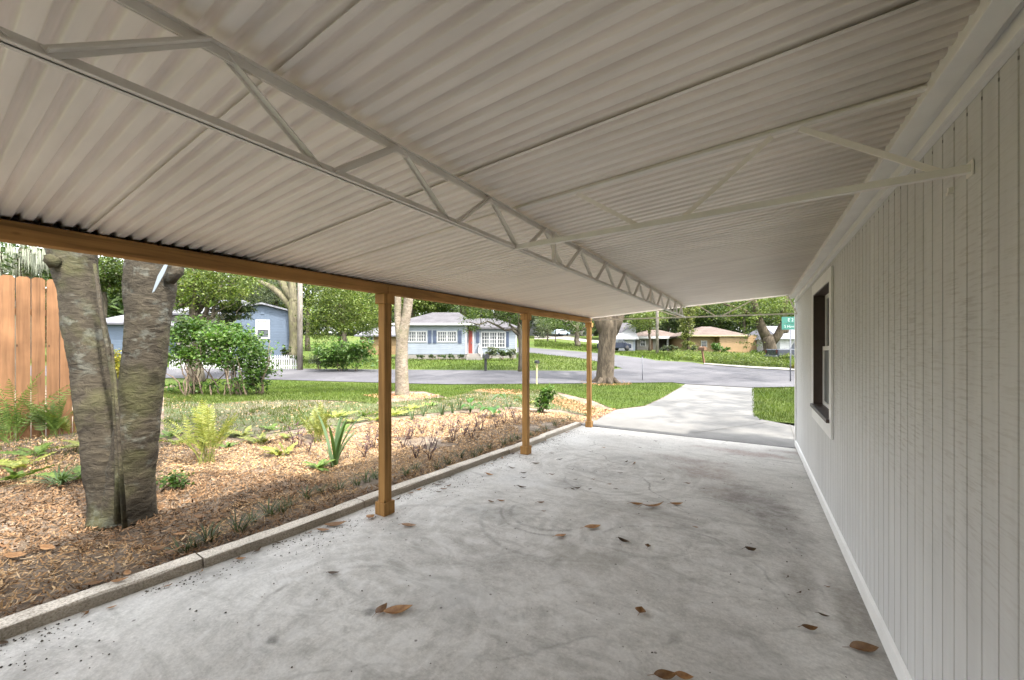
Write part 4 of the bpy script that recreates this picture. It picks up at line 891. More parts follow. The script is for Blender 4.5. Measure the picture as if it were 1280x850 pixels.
tree('young_tree',694.5,73,.1,2.6,[(696,405,73,1.4,1.2,1.3)],900,.22,LO,BD,'thin sapling standing between the young tree and the round dark-trunked tree')
tree('vine_covered_tree',860,45,.2,6,[(860,434,44.6,.95,.7,.8),(859,424,44.6,.75,.8,.7),(859,414,44.6,.8,.9,.7),(858,404,44.6,.85,.9,.8),(859,394,44.6,.9,.9,.8),(861,384,44.6,1,.9,.9)],4200,.2,M['leaf_vine'],BO,'tree trunk wrapped in climbing yellow-green vine left of the tan house',limbn=0,hollow=.55)
tree('low_tree',812,50,.16,4,[(808,403,49,2,1.6,1.5),(800,398,49,2,1.6,1.5),(815,393,50,2.2,1.4,1.6)],3200,.22,LL,BO,'bright lime-leaved tree between the white garage house and the utility pole')
def fork_tree():
    d=37; b=at(964,d); b.z=zv(447,d); k=d/F; r=empty('forked_tree',b,0,'big forked tree with rough bark to the right of the tan house','tree')
    def P(u,v,dd=0): X,Y=c2w((u-CU)*k,d+dd); return Vector((X-b.x,Y-b.y,zv(v,d)-b.z))
    mb=MB(); mb.tube([P(964,452),P(964,446),P(963,437),P(961,428),P(958,420)],[.75,.62,.56,.52,.5],16,True,.06)
    mb.tube([P(959,424),P(953,412),P(948,400),P(944,385),P(935,350)],[.46,.42,.36,.3,.15],12,True,.06); mb.tube([P(965,428),P(973,418),P(978,406),P(980,390),P(986,350)],[.4,.36,.3,.24,.12],12,True,.06); mb.tube([P(947,402),P(930,388),P(905,380)],[.2,.16,.08],8,True); mb.tube([P(976,414),P(983,414),P(984,405)],[.28,.25,.16],8,True,.1)
    mb.build('trunk',BO,r,True)
    B=[]
    for (u,v,dd,a,c,e) in [(930,396,-1,1.9,.9,1.6),(950,388,-1.5,2.2,1.1,1.8),(975,392,-1,1.8,1.1,1.6),(992,385,-1,2,1.3,1.6),(905,385,0,2.2,1.2,1.8),(935,372,0,3,1.5,2.4),(975,368,0,3,1.5,2.4),(945,420,.8,1.1,1.3,.9),(940,432,.9,.7,.8,.7),(900,370,1,2.6,1.4,2.2),(1010,375,0,2.6,1.6,2.2)]:
        q=P(u,v,dd); B.append((q.x,q.y,q.z,a,e,c))
    crown('crown',B,9500,.17,LL,r)
fork_tree()
# oak behind the utility pole
def leaning_oak():
    d=30; b=at(367,d); k=d/F; r=empty('leaning_oak',b,0,'oak with mossy limbs leaning left behind the utility pole','tree')
    def P(u,v,dd=0): X,Y=c2w((u-CU)*k,d+dd); return Vector((X-b.x,Y-b.y,zv(v,d)-b.z))
    mb=MB(); mb.tube([P(368,455),P(367,440),P(368,420),P(367,400),P(366,386),P(366,370),P(364,340),P(360,300)],[.45,.36,.34,.33,.34,.28,.25,.15],14,True,.06)
    mb.tube([P(367,390),P(360,378),P(350,367),P(338,358),P(320,350)],[.3,.27,.24,.2,.12],12,True,.06); mb.tube([P(367,378),P(358,362),P(348,345),P(330,310)],[.3,.28,.24,.14],12,True,.06); mb.build('trunk',M['bark_moss'],r,True)
    B=[]
    for (u,v,dd,a,c,e) in [(330,352,2,2.6,1.5,2),(350,335,2,2.6,1.5,2),(300,345,2,2.4,1.5,2),(290,365,2,1.5,.9,1.4),(395,345,2,2,1.3,2),(318,372,3,1.4,.6,1.2)]:
        q=P(u,v,dd); B.append((q.x,q.y,q.z,a,e,c))
    crown('crown',B,5200,.18,LG,r)
leaning_oak()
tree('feathery_tree',425,30,.12,4.5,[(400,388,29.5,1.5,1.3,1.2),(425,382,29.5,1.8,1.5,1.4),(450,388,29.5,1.8,1.6,1.4),(410,405,29.5,1.7,1.2,1.3),(440,405,30,1.8,1.1,1.4),(393,422,29.5,.9,1.2,.9),(462,400,30,1.3,1.3,1.2),(420,365,30,2.4,1.3,1.8),(465,375,31,2,1.4,1.6)],15000,.15,LL,BO,'broad light green tree behind the leafy roadside bush',limbn=7,hollow=.4)
tree('bromeliad_tree',246,19.5,.3,4.4,[(232,362,19,1.3,1,1.1),(255,352,19.5,1.5,1.1,1.2),(280,350,20,1.6,1.2,1.3),(270,372,19.5,.9,.6,.8),(300,338,21,1.8,1.2,1.4),(225,385,19,.5,.5,.5),(295,372,20,.8,.7,.7),(258,398,21,.7,.5,.6),(282,402,22,.8,.5,.7),(240,408,21,.6,.5,.5)],9000,.13,LL,BD,'dark leaning trunk tree with spiky air plants beside the hedge shrub',lean=(-.75,.2),limbn=6)
tree('palm_like_tree',284,21,.08,3.0,[(290,392,21,.8,.45,.7),(278,383,21,.7,.4,.6),(303,385,21,.7,.5,.6),(295,402,21,.5,.4,.5)],1400,.3,LD,BP,'thin tree with large dark drooping leaves left of the slate house',W=.07)
tree('mossy_tree',20,15,.28,5.5,[(8,325,14.5,.9,.4,.8),(30,332,14.8,.7,.35,.7),(45,338,15,.6,.35,.5),(22,345,15.5,.8,.35,.6),(-30,320,15,1.4,.9,1.2),(60,300,16,1.6,.9,1.2)],3600,.12,LD,BD,'dark tree draped with grey hanging moss above the cedar fence',lean=(-.3,.3))
mo=[o for o in bpy.data.objects if o.name.startswith('mossy_tree')][0]
mb=MB()
for i in range(60):
    u=random.uniform(-5,58); dd=random.uniform(14.3,15.2); p=at(u,dd,zv(random.uniform(300,325),dd))-mo.location; L=random.uniform(.3,1.0)
    for k in range(4):
        o=Vector((random.gauss(0,.05),random.gauss(0,.05),0)); mb.tube([p+o,p+o+Vector((.02,0,-L*.5)),p+o*1.4+Vector((-.01,.02,-L*random.uniform(.7,1)))],[.012,.018,.004],4,True)
mb.build('hanging_moss',M['moss'],mo)
mb=MB()  # spiky air plants sitting on the leaning trunk
bt=[o for o in bpy.data.objects if o.name.startswith('bromeliad_tree')][0]
for (u,v,n,l,bend) in ((240,398,34,.95,-.5),(232,378,22,.6,.2),(262,385,20,.6,.2)):
    c=at(u,19.1,zv(v,19.1))-bt.location
    for i in range(n):
        a=random.random()*6.28; e=random.uniform(.3,1.3); dv=Vector((math.cos(a)*math.cos(e),math.sin(a)*math.cos(e),math.sin(e)*(1 if bend>0 else -.9))); s=dv.cross(Vector((0,0,1))).normalized()*.03
        t=c+dv*l*random.uniform(.6,1); m=c.lerp(t,.55)+Vector((0,0,.06)); mb.add([c-s,c+s,m+s,t,m-s],[(0,1,2,4),(4,2,3)])
mb.build('air_plants',M['fern'],bt)
# woodland behind
bgt=[(130,40,335,3.2,2.4,LO),(165,42,345,3,2.2,LL),(215,38,340,3,2.4,LO),(262,42,338,3.4,2.6,LG),(310,46,352,3.6,2.4,LG),(345,48,360,3.4,2.6,LL),(385,50,350,4,3,LO),(430,48,352,4,3,LL),(470,46,365,4,3.2,LD),(515,52,372,4.4,2.6,LL),(545,58,378,4.5,2.8,LO),(580,54,372,4.4,2.8,LL),(620,60,375,5,3,LO),(660,85,392,6,3.4,LG),(700,95,396,7,3.8,LO),(735,100,398,7,3.6,LG),(765,80,388,6,4,LO),(800,78,385,6,4.5,LD),(835,74,390,5.5,4,LG),(870,70,392,5.5,3.8,LD),(900,68,390,5,3.8,LO),(930,64,385,5,4,LD),(965,66,385,5,4,LO),(1000,60,385,5,4,LD),(1040,60,385,5,4,LO),(40,34,335,3,2,LO),(-20,30,330,3,2,LD),(80,36,340,2.6,2,LO)]
nm={id(LO):'mid green',id(LL):'bright green',id(LG):'grey green',id(LD):'dark green'}
for i,(u,d,v,rx,rz,m) in enumerate(bgt):
    zc=zv(v,d); b=at(u,d); h=zc-b.z
    B=[(u+random.uniform(-.7,.7)*rx*F/d,v+random.uniform(-.6,.5)*rz*F/d,d+random.uniform(-1,1)*rx*.5,rx*random.uniform(.45,.7),rz*random.uniform(.45,.7),rx*.5) for _ in range(7)]
    B+=[(u+random.uniform(-.6,.6)*rx*F/d,v+rz*F/d*random.uniform(.5,1.2),d,rx*.5,rz*.5,rx*.4) for _ in range(2)]
    nearby='behind the left yard' if u<330 else 'behind the pole and leafy tree' if u<500 else 'behind the pale blue cottage' if u<640 else 'beyond the road junction' if u<780 else 'behind the brown roofed houses' if u<920 else 'behind the forked tree'
    tree('background_tree',u,d,.28,max(3,h),B,5600,d*.0058+.02,m,BD,'%s woodland tree %s'%(nm[id(m)],nearby),group='woodland trees behind the houses',limbn=5)
def hedge_mass(name,pts,d,h,m,n,L,label,seed=0):
    pass
# dark wooded backdrop that closes the gaps, one far-off mass
V=[];B=[]
for i in range(150):
    u=-150+i*8.5+random.uniform(-8,8); d=random.uniform(95,120); p=at(u,d); B.append((p.x,p.y,p.z+random.uniform(1.5,10),6,6,random.uniform(4,6)))
for i in range(34):
    u=-250+i*18+random.uniform(-8,8); d=random.uniform(52,66); p=at(u,d); B.append((p.x,p.y,p.z+random.uniform(2.5,8),4,4,random.uniform(3,4.5)))
o=crown('distant_woods',B,150000,1.05,M['leaf_dark'],None); tag(o,'far-off woods closing the view behind the houses','woods',kind='stuff')
# ================================================================== SHRUBS
def shrub(name,b,blobs,n,L,m,label,stems=8,hs=.5,cat='shrub',group=None,W=None,rz=0,hollow=.3,per=18):
    r=empty(name,b,rz,label,cat,group); crown('foliage',blobs,n,L,m,r,W,per,.3,hollow); mb=MB()
    for i in range(stems):
        q=random.choice(blobs); a=random.random()*6.28; s=Vector((q[0]*.35+math.cos(a)*.12,q[1]*.35+math.sin(a)*.12,-.1)); e=Vector((q[0]+random.uniform(-.6,.6)*q[3],q[1]+random.uniform(-.6,.6)*q[4],q[2]+q[5]*.4))
        mb.tube(curve_pts(s,e,5,0,.05),[.022*hs*2*(1-.7*i_/5) for i_ in range(6)],5,True)
    if stems: mb.build('stem',M['stem'],r,True)
    return r
# open hedge shrub left of the lawn
p=gp(272,494); k=depth(p.x,p.y)/F; r=empty('hedge_shrub',p,TH,'sprawling open hedge shrub with leaning stems on the left lawn edge','shrub')
B=[((u-272)*k,dy,(494-v)*k,a,e,c) for u,v,dy,a,e,c in [(228,420,0,.55,.6,.4),(250,415,.2,.6,.6,.4),(275,420,0,.65,.6,.4),(300,424,0,.6,.6,.45),(318,440,0,.55,.6,.45),(225,445,0,.5,.6,.35),(255,442,.1,.6,.6,.4),(285,450,0,.55,.6,.35),(325,460,0,.4,.5,.4),(312,470,.1,.4,.5,.3),(240,405,.2,.45,.5,.3)]]
crown('foliage',B,9000,.11,M['leaf_hedge'],r,.06,14,.3,.25)
crown('low_foliage',[((u-272)*k,.1,(494-v)*k,a,.5,.2) for u,v,a in [(222,486,.5),(250,484,.5),(290,484,.5),(318,480,.4)]],900,.09,M['leaf_hedge'],r,.05,14,.3)
mb=MB()
for i in range(34):
    u0=random.uniform(222,322); u1=u0+random.uniform(-32,32); v1=random.uniform(425,460); dy=random.uniform(-.4,.4)
    mb.tube(curve_pts(((u0-272)*k,dy,-.1),((u1-272)*k,dy+random.uniform(-.4,.4),(494-v1)*k),6,0,.04),[.026,.024,.021,.018,.014,.01,.006],6,True)
mb.build('stem',M['stem'],r,True)
def pshrub(u,v,ru,rv,n,L,m,label,name='shrub',d=None,group=None,stems=6,W=None,nb=6):
    """shrub standing on pixel (u,v), half width and height in pixels at its own depth"""
    p=gp(u,v) if d is None else Vector((*c2w((u-CU)/F*d,d),zv(v,d))); dd=depth(p.x,p.y); k=dd/F; rw=ru*k; h=rv*k
    B=[(random.uniform(-.7,.7)*rw,random.uniform(-.4,.4)*rw,h*random.uniform(.3,.78),rw*.45,rw*.4,h*.3) for _ in range(nb)]
    return shrub(name,p,B,n,L,m,label,stems,.5,group=group,W=W,rz=TH)
pshrub(436,464,36,40,3600,.24,M['leaf_hedge'],'large leafy roadside bush with broad drooping leaves across the street','leafy_bush',24.6,W=.09,nb=12)
pshrub(395,462,12,22,900,.12,LG,'small greyish bush beside the utility pole','shrub',25.3)
pshrub(141,500,11,72,2600,.09,M['leaf_yel'],'tall yellow-green shrub glimpsed between the two near trunks','yellow_shrub',11.5,nb=9)
pshrub(356,448,6,18,500,.14,LO,'dark bush by the corner of the slate house','shrub',28)
pshrub(372,452,10,10,500,.12,LO,'low bush at the foot of the utility pole','shrub',26)
pshrub(613,447,9,14,900,.13,LG,'loose grey-green bush below the wide cottage window','shrub',31.5); pshrub(626,448,8,11,800,.13,LD,'dark bush below the right half of the wide cottage window','shrub',31.5); pshrub(640,448,8,13,800,.13,LG,'grey-green bush at the right end of the blue cottage','shrub',31.5)
for u,w in ((541,7),(552,8),(563,5),(527,6),(576,5)): pshrub(u,448,w,5,260,.11,LD,'low foundation plant along the base of the pale blue cottage','foundation_plant',32,group='low plants along the cottage base',stems=2)
pshrub(898,442,12,13,800,.2,M['leaf_hedge'],'bright bush against the front corner of the tan house','shrub',42)
pshrub(910,445,10,7,500,.18,LO,'low bush right of the bright bush by the tan house','shrub',40)
pshrub(945,448,20,11,1200,.18,LO,'dark rounded shrub at the foot of the forked tree','shrub',37,nb=9)
pshrub(978,460,14,18,1400,.16,LL,'spiky lime shrub at the street edge below the forked tree','shrub',28.5,W=.05)
pshrub(994,463,5,8,400,.12,M['leaf_yel'],'small yellow-green bush behind the street sign pole','shrub',26)
pshrub(872,440,8,9,500,.2,LG,'pale bush at the foot of the vine-covered tree','shrub',43); pshrub(838,440,14,9,800,.2,LG,'silvery bush before the dark open carport','shrub',47)
pshrub(855,443,8,6,400,.18,M['purple'],'reddish low plant under the vine-covered tree','shrub',42)
# verge groundcover across the street
vp=[(p.x,p.y) for p in px((845,441.5),(880,445),(930,447),(990,452),(1000,461),(940,458.5),(885,454),(845,449.5))]
P=scatter(vp,90); Cn=np.c_[P,zgs(P)+.05+.3*rng.random(len(P))]; V,Fq=leaf_arrays(np.repeat(Cn,5,0)+rng.normal(0,.18,(len(P)*5,3))*np.array([1,1,.6]),.15,.045); o=mesh_np('verge_groundcover',V,Fq,M['leaf_lime']); tag(o,'rough green groundcover on the verge across the street','groundcover',kind='stuff')
# ================================================================== GRASS
def blades(name,polys,mats,label):
    for i,(poly,dens,h,w) in enumerate(polys): pass
def blade_mesh(P,h,w,lean=.5):
    n=len(P); a=rng.random(n)*2*np.pi; z=zgs(P)-.01; s=.5+rng.random(n); hh=h*s; l=rng.normal(0,lean,n)*hh; b=rng.random(n)*2*np.pi
    base=np.c_[P,z]; t=np.stack([np.cos(a),np.sin(a),np.zeros(n)],1)*(w*.5*(.7+.6*rng.random(n)))[:,None]
    tip=base+np.stack([np.cos(b)*l,np.sin(b)*l,hh],1); V=np.stack([base-t,base+t,tip],1).reshape(-1,3); return V,np.arange(3*n).reshape(n,3)
nzv=lambda P:np.array([mnoise.noise(Vector((x*.9,y*.9,0)))+.5*mnoise.noise(Vector((x*3,y*3,5))) for x,y in P])
def grass(name,specs,m,label):
    VV=[];FF=[];k=0
    for poly,dens,h,w,dmin,dmax in specs:
        P=scatter(poly,abs(dens)); P=P[nzv(P*.8)>.12] if dens<0 else P; dd=-P[:,0]*SS+P[:,1]*CC; keep=(dd>dmin)&(dd<dmax)
        xx=P[:,0]*CC+P[:,1]*SS; keep&=(np.abs(xx)<dd*1.55+3); P=P[keep]
        V,Fq=blade_mesh(P,h,w); VV.append(V);FF.append(Fq+k);k+=len(V)
    o=mesh_np(name,np.concatenate(VV),np.concatenate(FF),m); return tag(o,label,'grass',kind='stuff')
far1=[(p.x,p.y) for p in px((-100,452),(340,459.5),(550,461.8),(640,462.4),(740,463),(774,460.5),(745,451.5),(666,441.5),(640,441),(646,449),(500,449),(420,452),(-100,444))]
bank=[(p.x,p.y) for p in px((668,433.6),(700,436.5),(741,440),(769,443),(769,432),(735,431),(700,428),(668,425))]
bank2=[(p.x,p.y) for p in px((775,443.6),(820,450),(850,452),(850,443),(820,440),(775,440))]
grass('lawn_grass',[(thin,-420,.08,.016,0,30),(lawn,420,.075,.018,0,30),(rlawn,420,.09,.016,0,30),(far1,60,.13,.045,0,60),(bank,22,.2,.1,0,90),(bank2,25,.2,.09,0,90)],M['blade'],'short mown green grass of the lawns')
grass('sparse_grass',[(thin,240,.075,.013,0,30),([(p.x,p.y) for p in px((-60,604),(-60,548),(205,548),(215,560),(92,600))],150,.09,.01,0,30)],M['blade_dry'],'patchy thin grass and weeds over bare soil in the yard')
# ================================================================== MULCH
def chip_mesh(P,L,W,zoff=.0,tilt=.35,T=.006):
    n=len(P); a=rng.random(n)*2*np.pi; e=rng.normal(0,tilt,n); r=rng.normal(0,.5,n); l=(L*(.35+1.1*rng.random(n)**1.7))[:,None]*.5; w=(W*(.4+.9*rng.random(n)))[:,None]*.5
    A=np.stack([np.cos(a)*np.cos(e),np.sin(a)*np.cos(e),np.sin(e)],1); Bv=np.stack([-np.sin(a)*np.cos(r),np.cos(a)*np.cos(r),np.sin(r)],1); N=np.cross(A,Bv); c=np.c_[P,zgs(P)+zoff+.022*rng.random(n)]
    bend=N*l*.18
    V=np.stack([c-A*l-Bv*w*.5+bend,c-A*l*.9+Bv*w*.6+bend,c+Bv*w-bend*.4,c+A*l+Bv*w*.3+bend,c+A*l*.95-Bv*w*.5+bend,c-Bv*w-bend*.4],1).reshape(-1,3)
    i=np.arange(n)[:,None]*6; Fq=np.concatenate([i+np.array([[0,1,2,5]]),i+np.array([[5,2,3,4]])]); return V,Fq
def mulch(name,specs,m,label):
    VV=[];FF=[];k=0
    for poly,dens,L,W,cond in specs:
        P=scatter(poly,dens)
        if cond is not None: P=P[cond(P)]
        V,Fq=chip_mesh(P,L,W); VV.append(V);FF.append(Fq+k);k+=len(V)
    o=mesh_np(name,np.concatenate(VV),np.concatenate(FF),m); return tag(o,label,'mulch',kind='stuff')
bedpx=[(-200,640),(0,575),(90,570),(205,560),(240,548),(300,552),(380,540),(440,534),(478,526),(560,518),(640,512),(700,516),(738,524)]
bed=[(p.x,p.y) for p in px(*bedpx)]+[(kx(Y)-.15,Y) for Y in (8.2,7,6,5,4,3,2,1,0,-1)]
tb=at(152,3.55)
dist=lambda P:np.hypot(P[:,0]-tb.x,P[:,1]-tb.y)
dpt=lambda P:-P[:,0]*SS+P[:,1]*CC
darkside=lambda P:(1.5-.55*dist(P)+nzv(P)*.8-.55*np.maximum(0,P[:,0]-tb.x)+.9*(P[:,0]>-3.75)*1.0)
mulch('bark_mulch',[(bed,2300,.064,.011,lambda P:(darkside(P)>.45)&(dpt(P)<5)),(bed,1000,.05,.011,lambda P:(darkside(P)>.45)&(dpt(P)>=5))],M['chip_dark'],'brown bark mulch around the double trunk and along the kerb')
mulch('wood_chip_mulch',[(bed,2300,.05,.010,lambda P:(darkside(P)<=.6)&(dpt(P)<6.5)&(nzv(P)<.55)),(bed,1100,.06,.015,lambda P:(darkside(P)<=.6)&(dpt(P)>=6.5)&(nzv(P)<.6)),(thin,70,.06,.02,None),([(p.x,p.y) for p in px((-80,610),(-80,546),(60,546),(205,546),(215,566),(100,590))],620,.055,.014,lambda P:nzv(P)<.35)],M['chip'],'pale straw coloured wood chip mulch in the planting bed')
r1=[(p.x,p.y) for p in px((690,496),(720,500),(745,509),(770,512),(745,525),(715,513),(690,504))]; r2=[(p.x,p.y) for p in px((590,488),(620,486.5),(655,488),(655,493),(620,493))]
mulch('orange_chip_mulch',[(ringpoly(t2,1.15),600,.07,.025,None),(ringpoly(t3,1.25),500,.08,.03,None),(r1,700,.07,.022,None),(r2,400,.08,.03,None)],M['chip_red'],'fresh orange wood chips ringed around the trees and beside the driveway')
# crumbs of soil on the slab next to the kerb
n=1900; Yc=rng.uniform(.2,7.8,n); Xc=np.array([kx(y) for y in Yc])+.03+np.abs(rng.normal(0,.28,n))**1.25; P=np.c_[Xc,Yc]
nz=nzv(P*2.0); P=P[nz>-.12]; ex=np.c_[rng.uniform(-2.8,.4,260),rng.uniform(1,8,260)]; P=np.concatenate([P,ex])
m_=len(P); sz=(.0035+.006*rng.random(m_)**2.2)[:,None]; c=np.c_[P,[slabz(y)+.002 for x,y in P]]
off=np.array([[1,0,0],[-.5,.87,0],[-.5,-.87,0],[0,0,.9]]); V=(c[:,None,:]+off[None]*sz[:,None,:]*(.7+.6*rng.random((m_,4,1)))).reshape(-1,3); i=np.arange(m_)[:,None]*4
o=mesh_np('soil_crumbs',V,np.concatenate([i+np.array([[0,1,3]]),i+np.array([[1,2,3]]),i+np.array([[2,0,3]])]),M['crumb']); tag(o,'dark crumbs of soil strewn over the concrete slab','debris',kind='stuff')
# ================================================================== PLANTS
def strap_mesh(name,n,L,W,spread,droop,m,base=.03,seg=5,up=.2):
    mb=MB()
    for i in range(n):
        a=random.random()*6.283; l=L*random.uniform(.55,1.1); sp=spread*random.uniform(.3,1.1); b=Vector((math.cos(a+1)*base*random.random(),math.sin(a+1)*base*random.random(),-.01)); dr=Vector((math.cos(a),math.sin(a),0)); sd=Vector((-math.sin(a),math.cos(a),0)); k=len(mb.v); tw=random.uniform(-.3,.3)
        for j in range(seg+1):
            t=j/seg; p=b+dr*l*(sp*t+droop*.5*t*t)+Vector((0,0,l*(t*(1-sp*.35)-droop*.6*t*t))); w=W*(.55+.9*t)*(1-t**2.2)*1.0+.0008; s=(sd+Vector((0,0,tw*t))).normalized()*w*.5; mb.v+=[tuple(p-s),tuple(p+s+Vector((0,0,.0)))]
        mb.f+=[(k+2*j,k+2*j+1,k+2*j+3,k+2*j+2) for j in range(seg)]
    return mb.build(name,m,None,True)
def fern_mesh(name,n,L,m,pin=.11,spread=.5,droop=.35,npin=17,wp=.022,bare=.22):
    mb=MB()
    for i in range(n):
        a=random.random()*6.283; l=L*random.uniform(.4,1.1); sp=spread*random.uniform(.1,1.6); dr=Vector((math.cos(a),math.sin(a),0)); a2=a+random.uniform(-.9,.9); sd=Vector((-math.sin(a2),math.cos(a2),random.uniform(-.3,.3))); ob=Vector((random.gauss(0,.05),random.gauss(0,.05),-.01))*(1 if L>.5 else .4)
        f=lambda t:ob+dr*l*(sp*t+droop*.5*t*t)+Vector((0,0,l*(t*(1-.3*sp)-droop*.55*t*t)))
        mb.tube([f(t) for t in (0,.25,.5,.75,1)],[.004,.0035,.003,.002,.001],4,True)
        for j in range(npin):
            t=bare+(1-bare)*j/npin; p=f(t); ax=(f(min(1,t+.03))-f(t-.03)).normalized(); q=pin*l*1.6*math.sin(math.pi*min(1,.12+t*.9))**.7*random.uniform(.8,1.15)
            for s in (1,-1):
                d=(sd*s+ax*.45+Vector((0,0,random.uniform(-.25,.15)))).normalized(); w=ax*wp*.5; mb.add([p-w,p+w,p+d*q*.6+w*.8,p+d*q,p+d*q*.6-w*.8],[(0,1,2,4),(4,2,3)])
    return mb.build(name,m,None)
def broad_mesh(name,n,L,W,m,stem=.5,spread=.5):
    mb=MB()
    for i in range(n):
        a=6.283*i/n+random.uniform(-.4,.4); h=L*random.uniform(.5,1.1); sp=spread*random.uniform(.4,1.1); dr=Vector((math.cos(a),math.sin(a),0)); sd=Vector((-math.sin(a),math.cos(a),0)); p=dr*h*sp*stem+Vector((0,0,h*stem)); mb.tube([(0,0,-.02),p*.5+Vector((0,0,.02)),p],[.008,.007,.005],5,True)
        for s in (1,-1):
            k=len(mb.v); l=h*.75
            for j in range(6):
                t=j/5; c=p+dr*l*(.7*t)+Vector((0,0,l*(.62*t-.75*t*t))); w=W*math.sin(math.pi*min(1,.08+t*.92))**.8*.5; mb.v+=[tuple(c),tuple(c+sd*s*w+Vector((0,0,w*.3)))]
            mb.f+=[(k+2*j,k+2*j+1,k+2*j+3,k+2*j+2) for j in range(5)]
    return mb.build(name,m,None,True)
def twig_mesh(name,m,n=5,L=.3):
    mb=MB()
    for i in range(n):
        a=random.random()*6.283; e=Vector((math.cos(a)*L*.4,math.sin(a)*L*.4,L*random.uniform(.6,1.1))); mb.tube(curve_pts((0,0,-.02),e,3,0,.015),[.006,.005,.004,.003],4,True)
        for j in range(7):
            t=random.uniform(.35,1); p=e*t; b=random.random()*6.283; d=Vector((math.cos(b),math.sin(b),random.uniform(.1,.7))).normalized()*L*.28; w=d.cross(Vector((0,0,1))).normalized()*L*.04; mb.add([p,p+d*.5+w,p+d,p+d*.5-w],[(0,1,2,3)])
    return mb.build(name,m,None)
def put(o,u,v,s=1,rz=None,p=None):
    o.location=p if p is not None else gp(u,v); o.scale=(s,)*3; o.rotation_euler=(0,0,random.random()*6.28 if rz is None else rz); return o
# single plants
tag(put(fern_mesh('fern',24,1.3,M['fern'],.075,.42,.3,20,.016),14,552),'large feathery green fern against the cedar fence at the left edge','fern')
tag(put(fern_mesh('fern',12,.75,M['fern'],.08,.3,.2),66,545),'smaller upright fern with thin fronds at the foot of the cedar fence','fern')
tag(put(fern_mesh('fern',8,.75,M['fern_y'],.09,.5,.4),92,542),'pale arching fern half hidden behind the left trunk','fern')
tag(put(strap_mesh('strap_leaf_plant',60,.42,.014,.75,.75,M['strap']),75,606),'grassy strap-leaved clump flopping left of the double trunk','plant')
tag(put(fern_mesh('yellow_fern',26,1.0,M['fern_y'],.075,.34,.2,20,.015,.38),256,578),'bushy yellow-green fern standing alone right of the double trunk','fern')
tag(put(fern_mesh('yellow_fern',9,.34,M['fern_y'],.13,.8,.6),327,556),'low spreading yellow-green fern in the mulch','fern')
tag(put(fern_mesh('yellow_fern',20,.8,M['fern_y'],.08,.4,.25,18,.014,.3),398,552),'tall pale fern behind the broad strap-leaved clump','fern')
tag(put(fern_mesh('yellow_fern',8,.3,M['fern_y'],.13,.7,.5),352,571),'tiny pale fern in the mulch near the tall pale fern','fern')
tag(put(strap_mesh('strap_leaf_plant',15,.95,.05,.4,.35,M['strap'],.05,7),417,583),'broad strap-leaved clump with long upright blades in the mulch','plant')
tag(put(fern_mesh('low_fern',14,.26,M['fern'],.13,.9,.7),398,586),'low green ferny tuft at the foot of the strap-leaved clump','fern')
pshrub(216,612,11,24,420,.045,M['leaf_hedge'],'small leafy green seedling at the right foot of the double trunk','seedling',W=.025)
pshrub(682,516,16,34,700,.11,M['leaf_hedge'],'young glossy-leaved shrub beyond the second carport post','young_shrub',W=.05,nb=8)
tag(put(broad_mesh('broad_leaf_plant',7,.7,.14,M['broad'],.35,.6),588,516),'broad bright leafed plant at the back of the mulch bed','plant')
tag(put(broad_mesh('broad_leaf_plant',6,.55,.22,M['broad'],.35,.7),617,521),'low broad leafed plant with a rounded blue-green leaf near the second post','plant')
tag(put(broad_mesh('broad_leaf_plant',5,.85,.13,M['strap'],.4,.9),636,512),'arching grey-green broad leafed plant just left of the second post','plant')
# groups
def group(proto,spots,label,cat,grp,smin,smax):
    for i,(u,v) in enumerate(spots):
        o=proto if i==0 else copy_tree(proto); put(o,u,v,random.uniform(smin,smax)); tag(o,label,cat,grp)
def group2(protos,spots,label,cat,grp,smin,smax):
    used=set()
    for i,(u,v) in enumerate(spots):
        p=protos[i%len(protos)]; o=p if id(p) not in used else copy_tree(p); used.add(id(p)); put(o,u,v,random.uniform(smin,smax)); tag(o,label,cat,grp)
group2([strap_mesh('border_grass',26,.2,.008,.6,.5,M['lily'],.04) for _ in range(3)],[(243,684),(262,676),(318,652),(338,644),(362,634),(384,622),(402,616),(446,606),(458,602),(352,640),(300,664),(425,612),(508,594),(520,588),(546,586),(575,572),(592,572),(600,566),(612,561),(630,556),(640,552),(646,549),(672,541),(682,538),(694,532),(704,528),(712,524),(664,545),(560,580),(470,598),(230,690)],'dark tufted border grass growing in a row just behind the concrete kerb','border grass','border grass tufts along the kerb',.75,1.25)
group2([twig_mesh('purple_plant',M['purple'],5,.3) for _ in range(3)],[(505,560),(512,548),(520,572),(537,575),(540,556),(552,538),(566,552),(570,540),(580,545),(590,548),(600,538),(604,528),(620,534),(630,528),(640,522),(528,543),(467,560),(455,572),(645,530),(372,560),(385,566)],'sparse purple-leaved young plant set out in the pale mulch bed','plant','purple young plants in the mulch bed',.8,1.2)
group2([strap_mesh('iris_clump',16,.5,.02,.35,.22,M['strap'],.05) for _ in range(2)],[(530,520),(552,519),(566,516),(516,526),(575,512)],'dark upright strap-leaved clump along the back of the mulch bed','plant','upright strap clumps behind the mulch bed',.8,1.1)
group2([fern_mesh('pale_weed',9,.3,M['fern_y'],.16,.9,.6),fern_mesh('pale_weed',7,.25,M['fern'],.16,.9,.6)],[(440,528),(455,520),(470,526),(430,540),(515,512),(540,508),(362,548),(340,538),(305,545),(285,560),(420,522),(390,530),(490,520),(600,505),(660,505),(100,600),(30,585),(48,570),(110,560),(20,600),(225,556),(212,548)],'small pale green weed scattered over the thin grass behind the mulch','weed','weeds behind the mulch bed',.6,1.2)
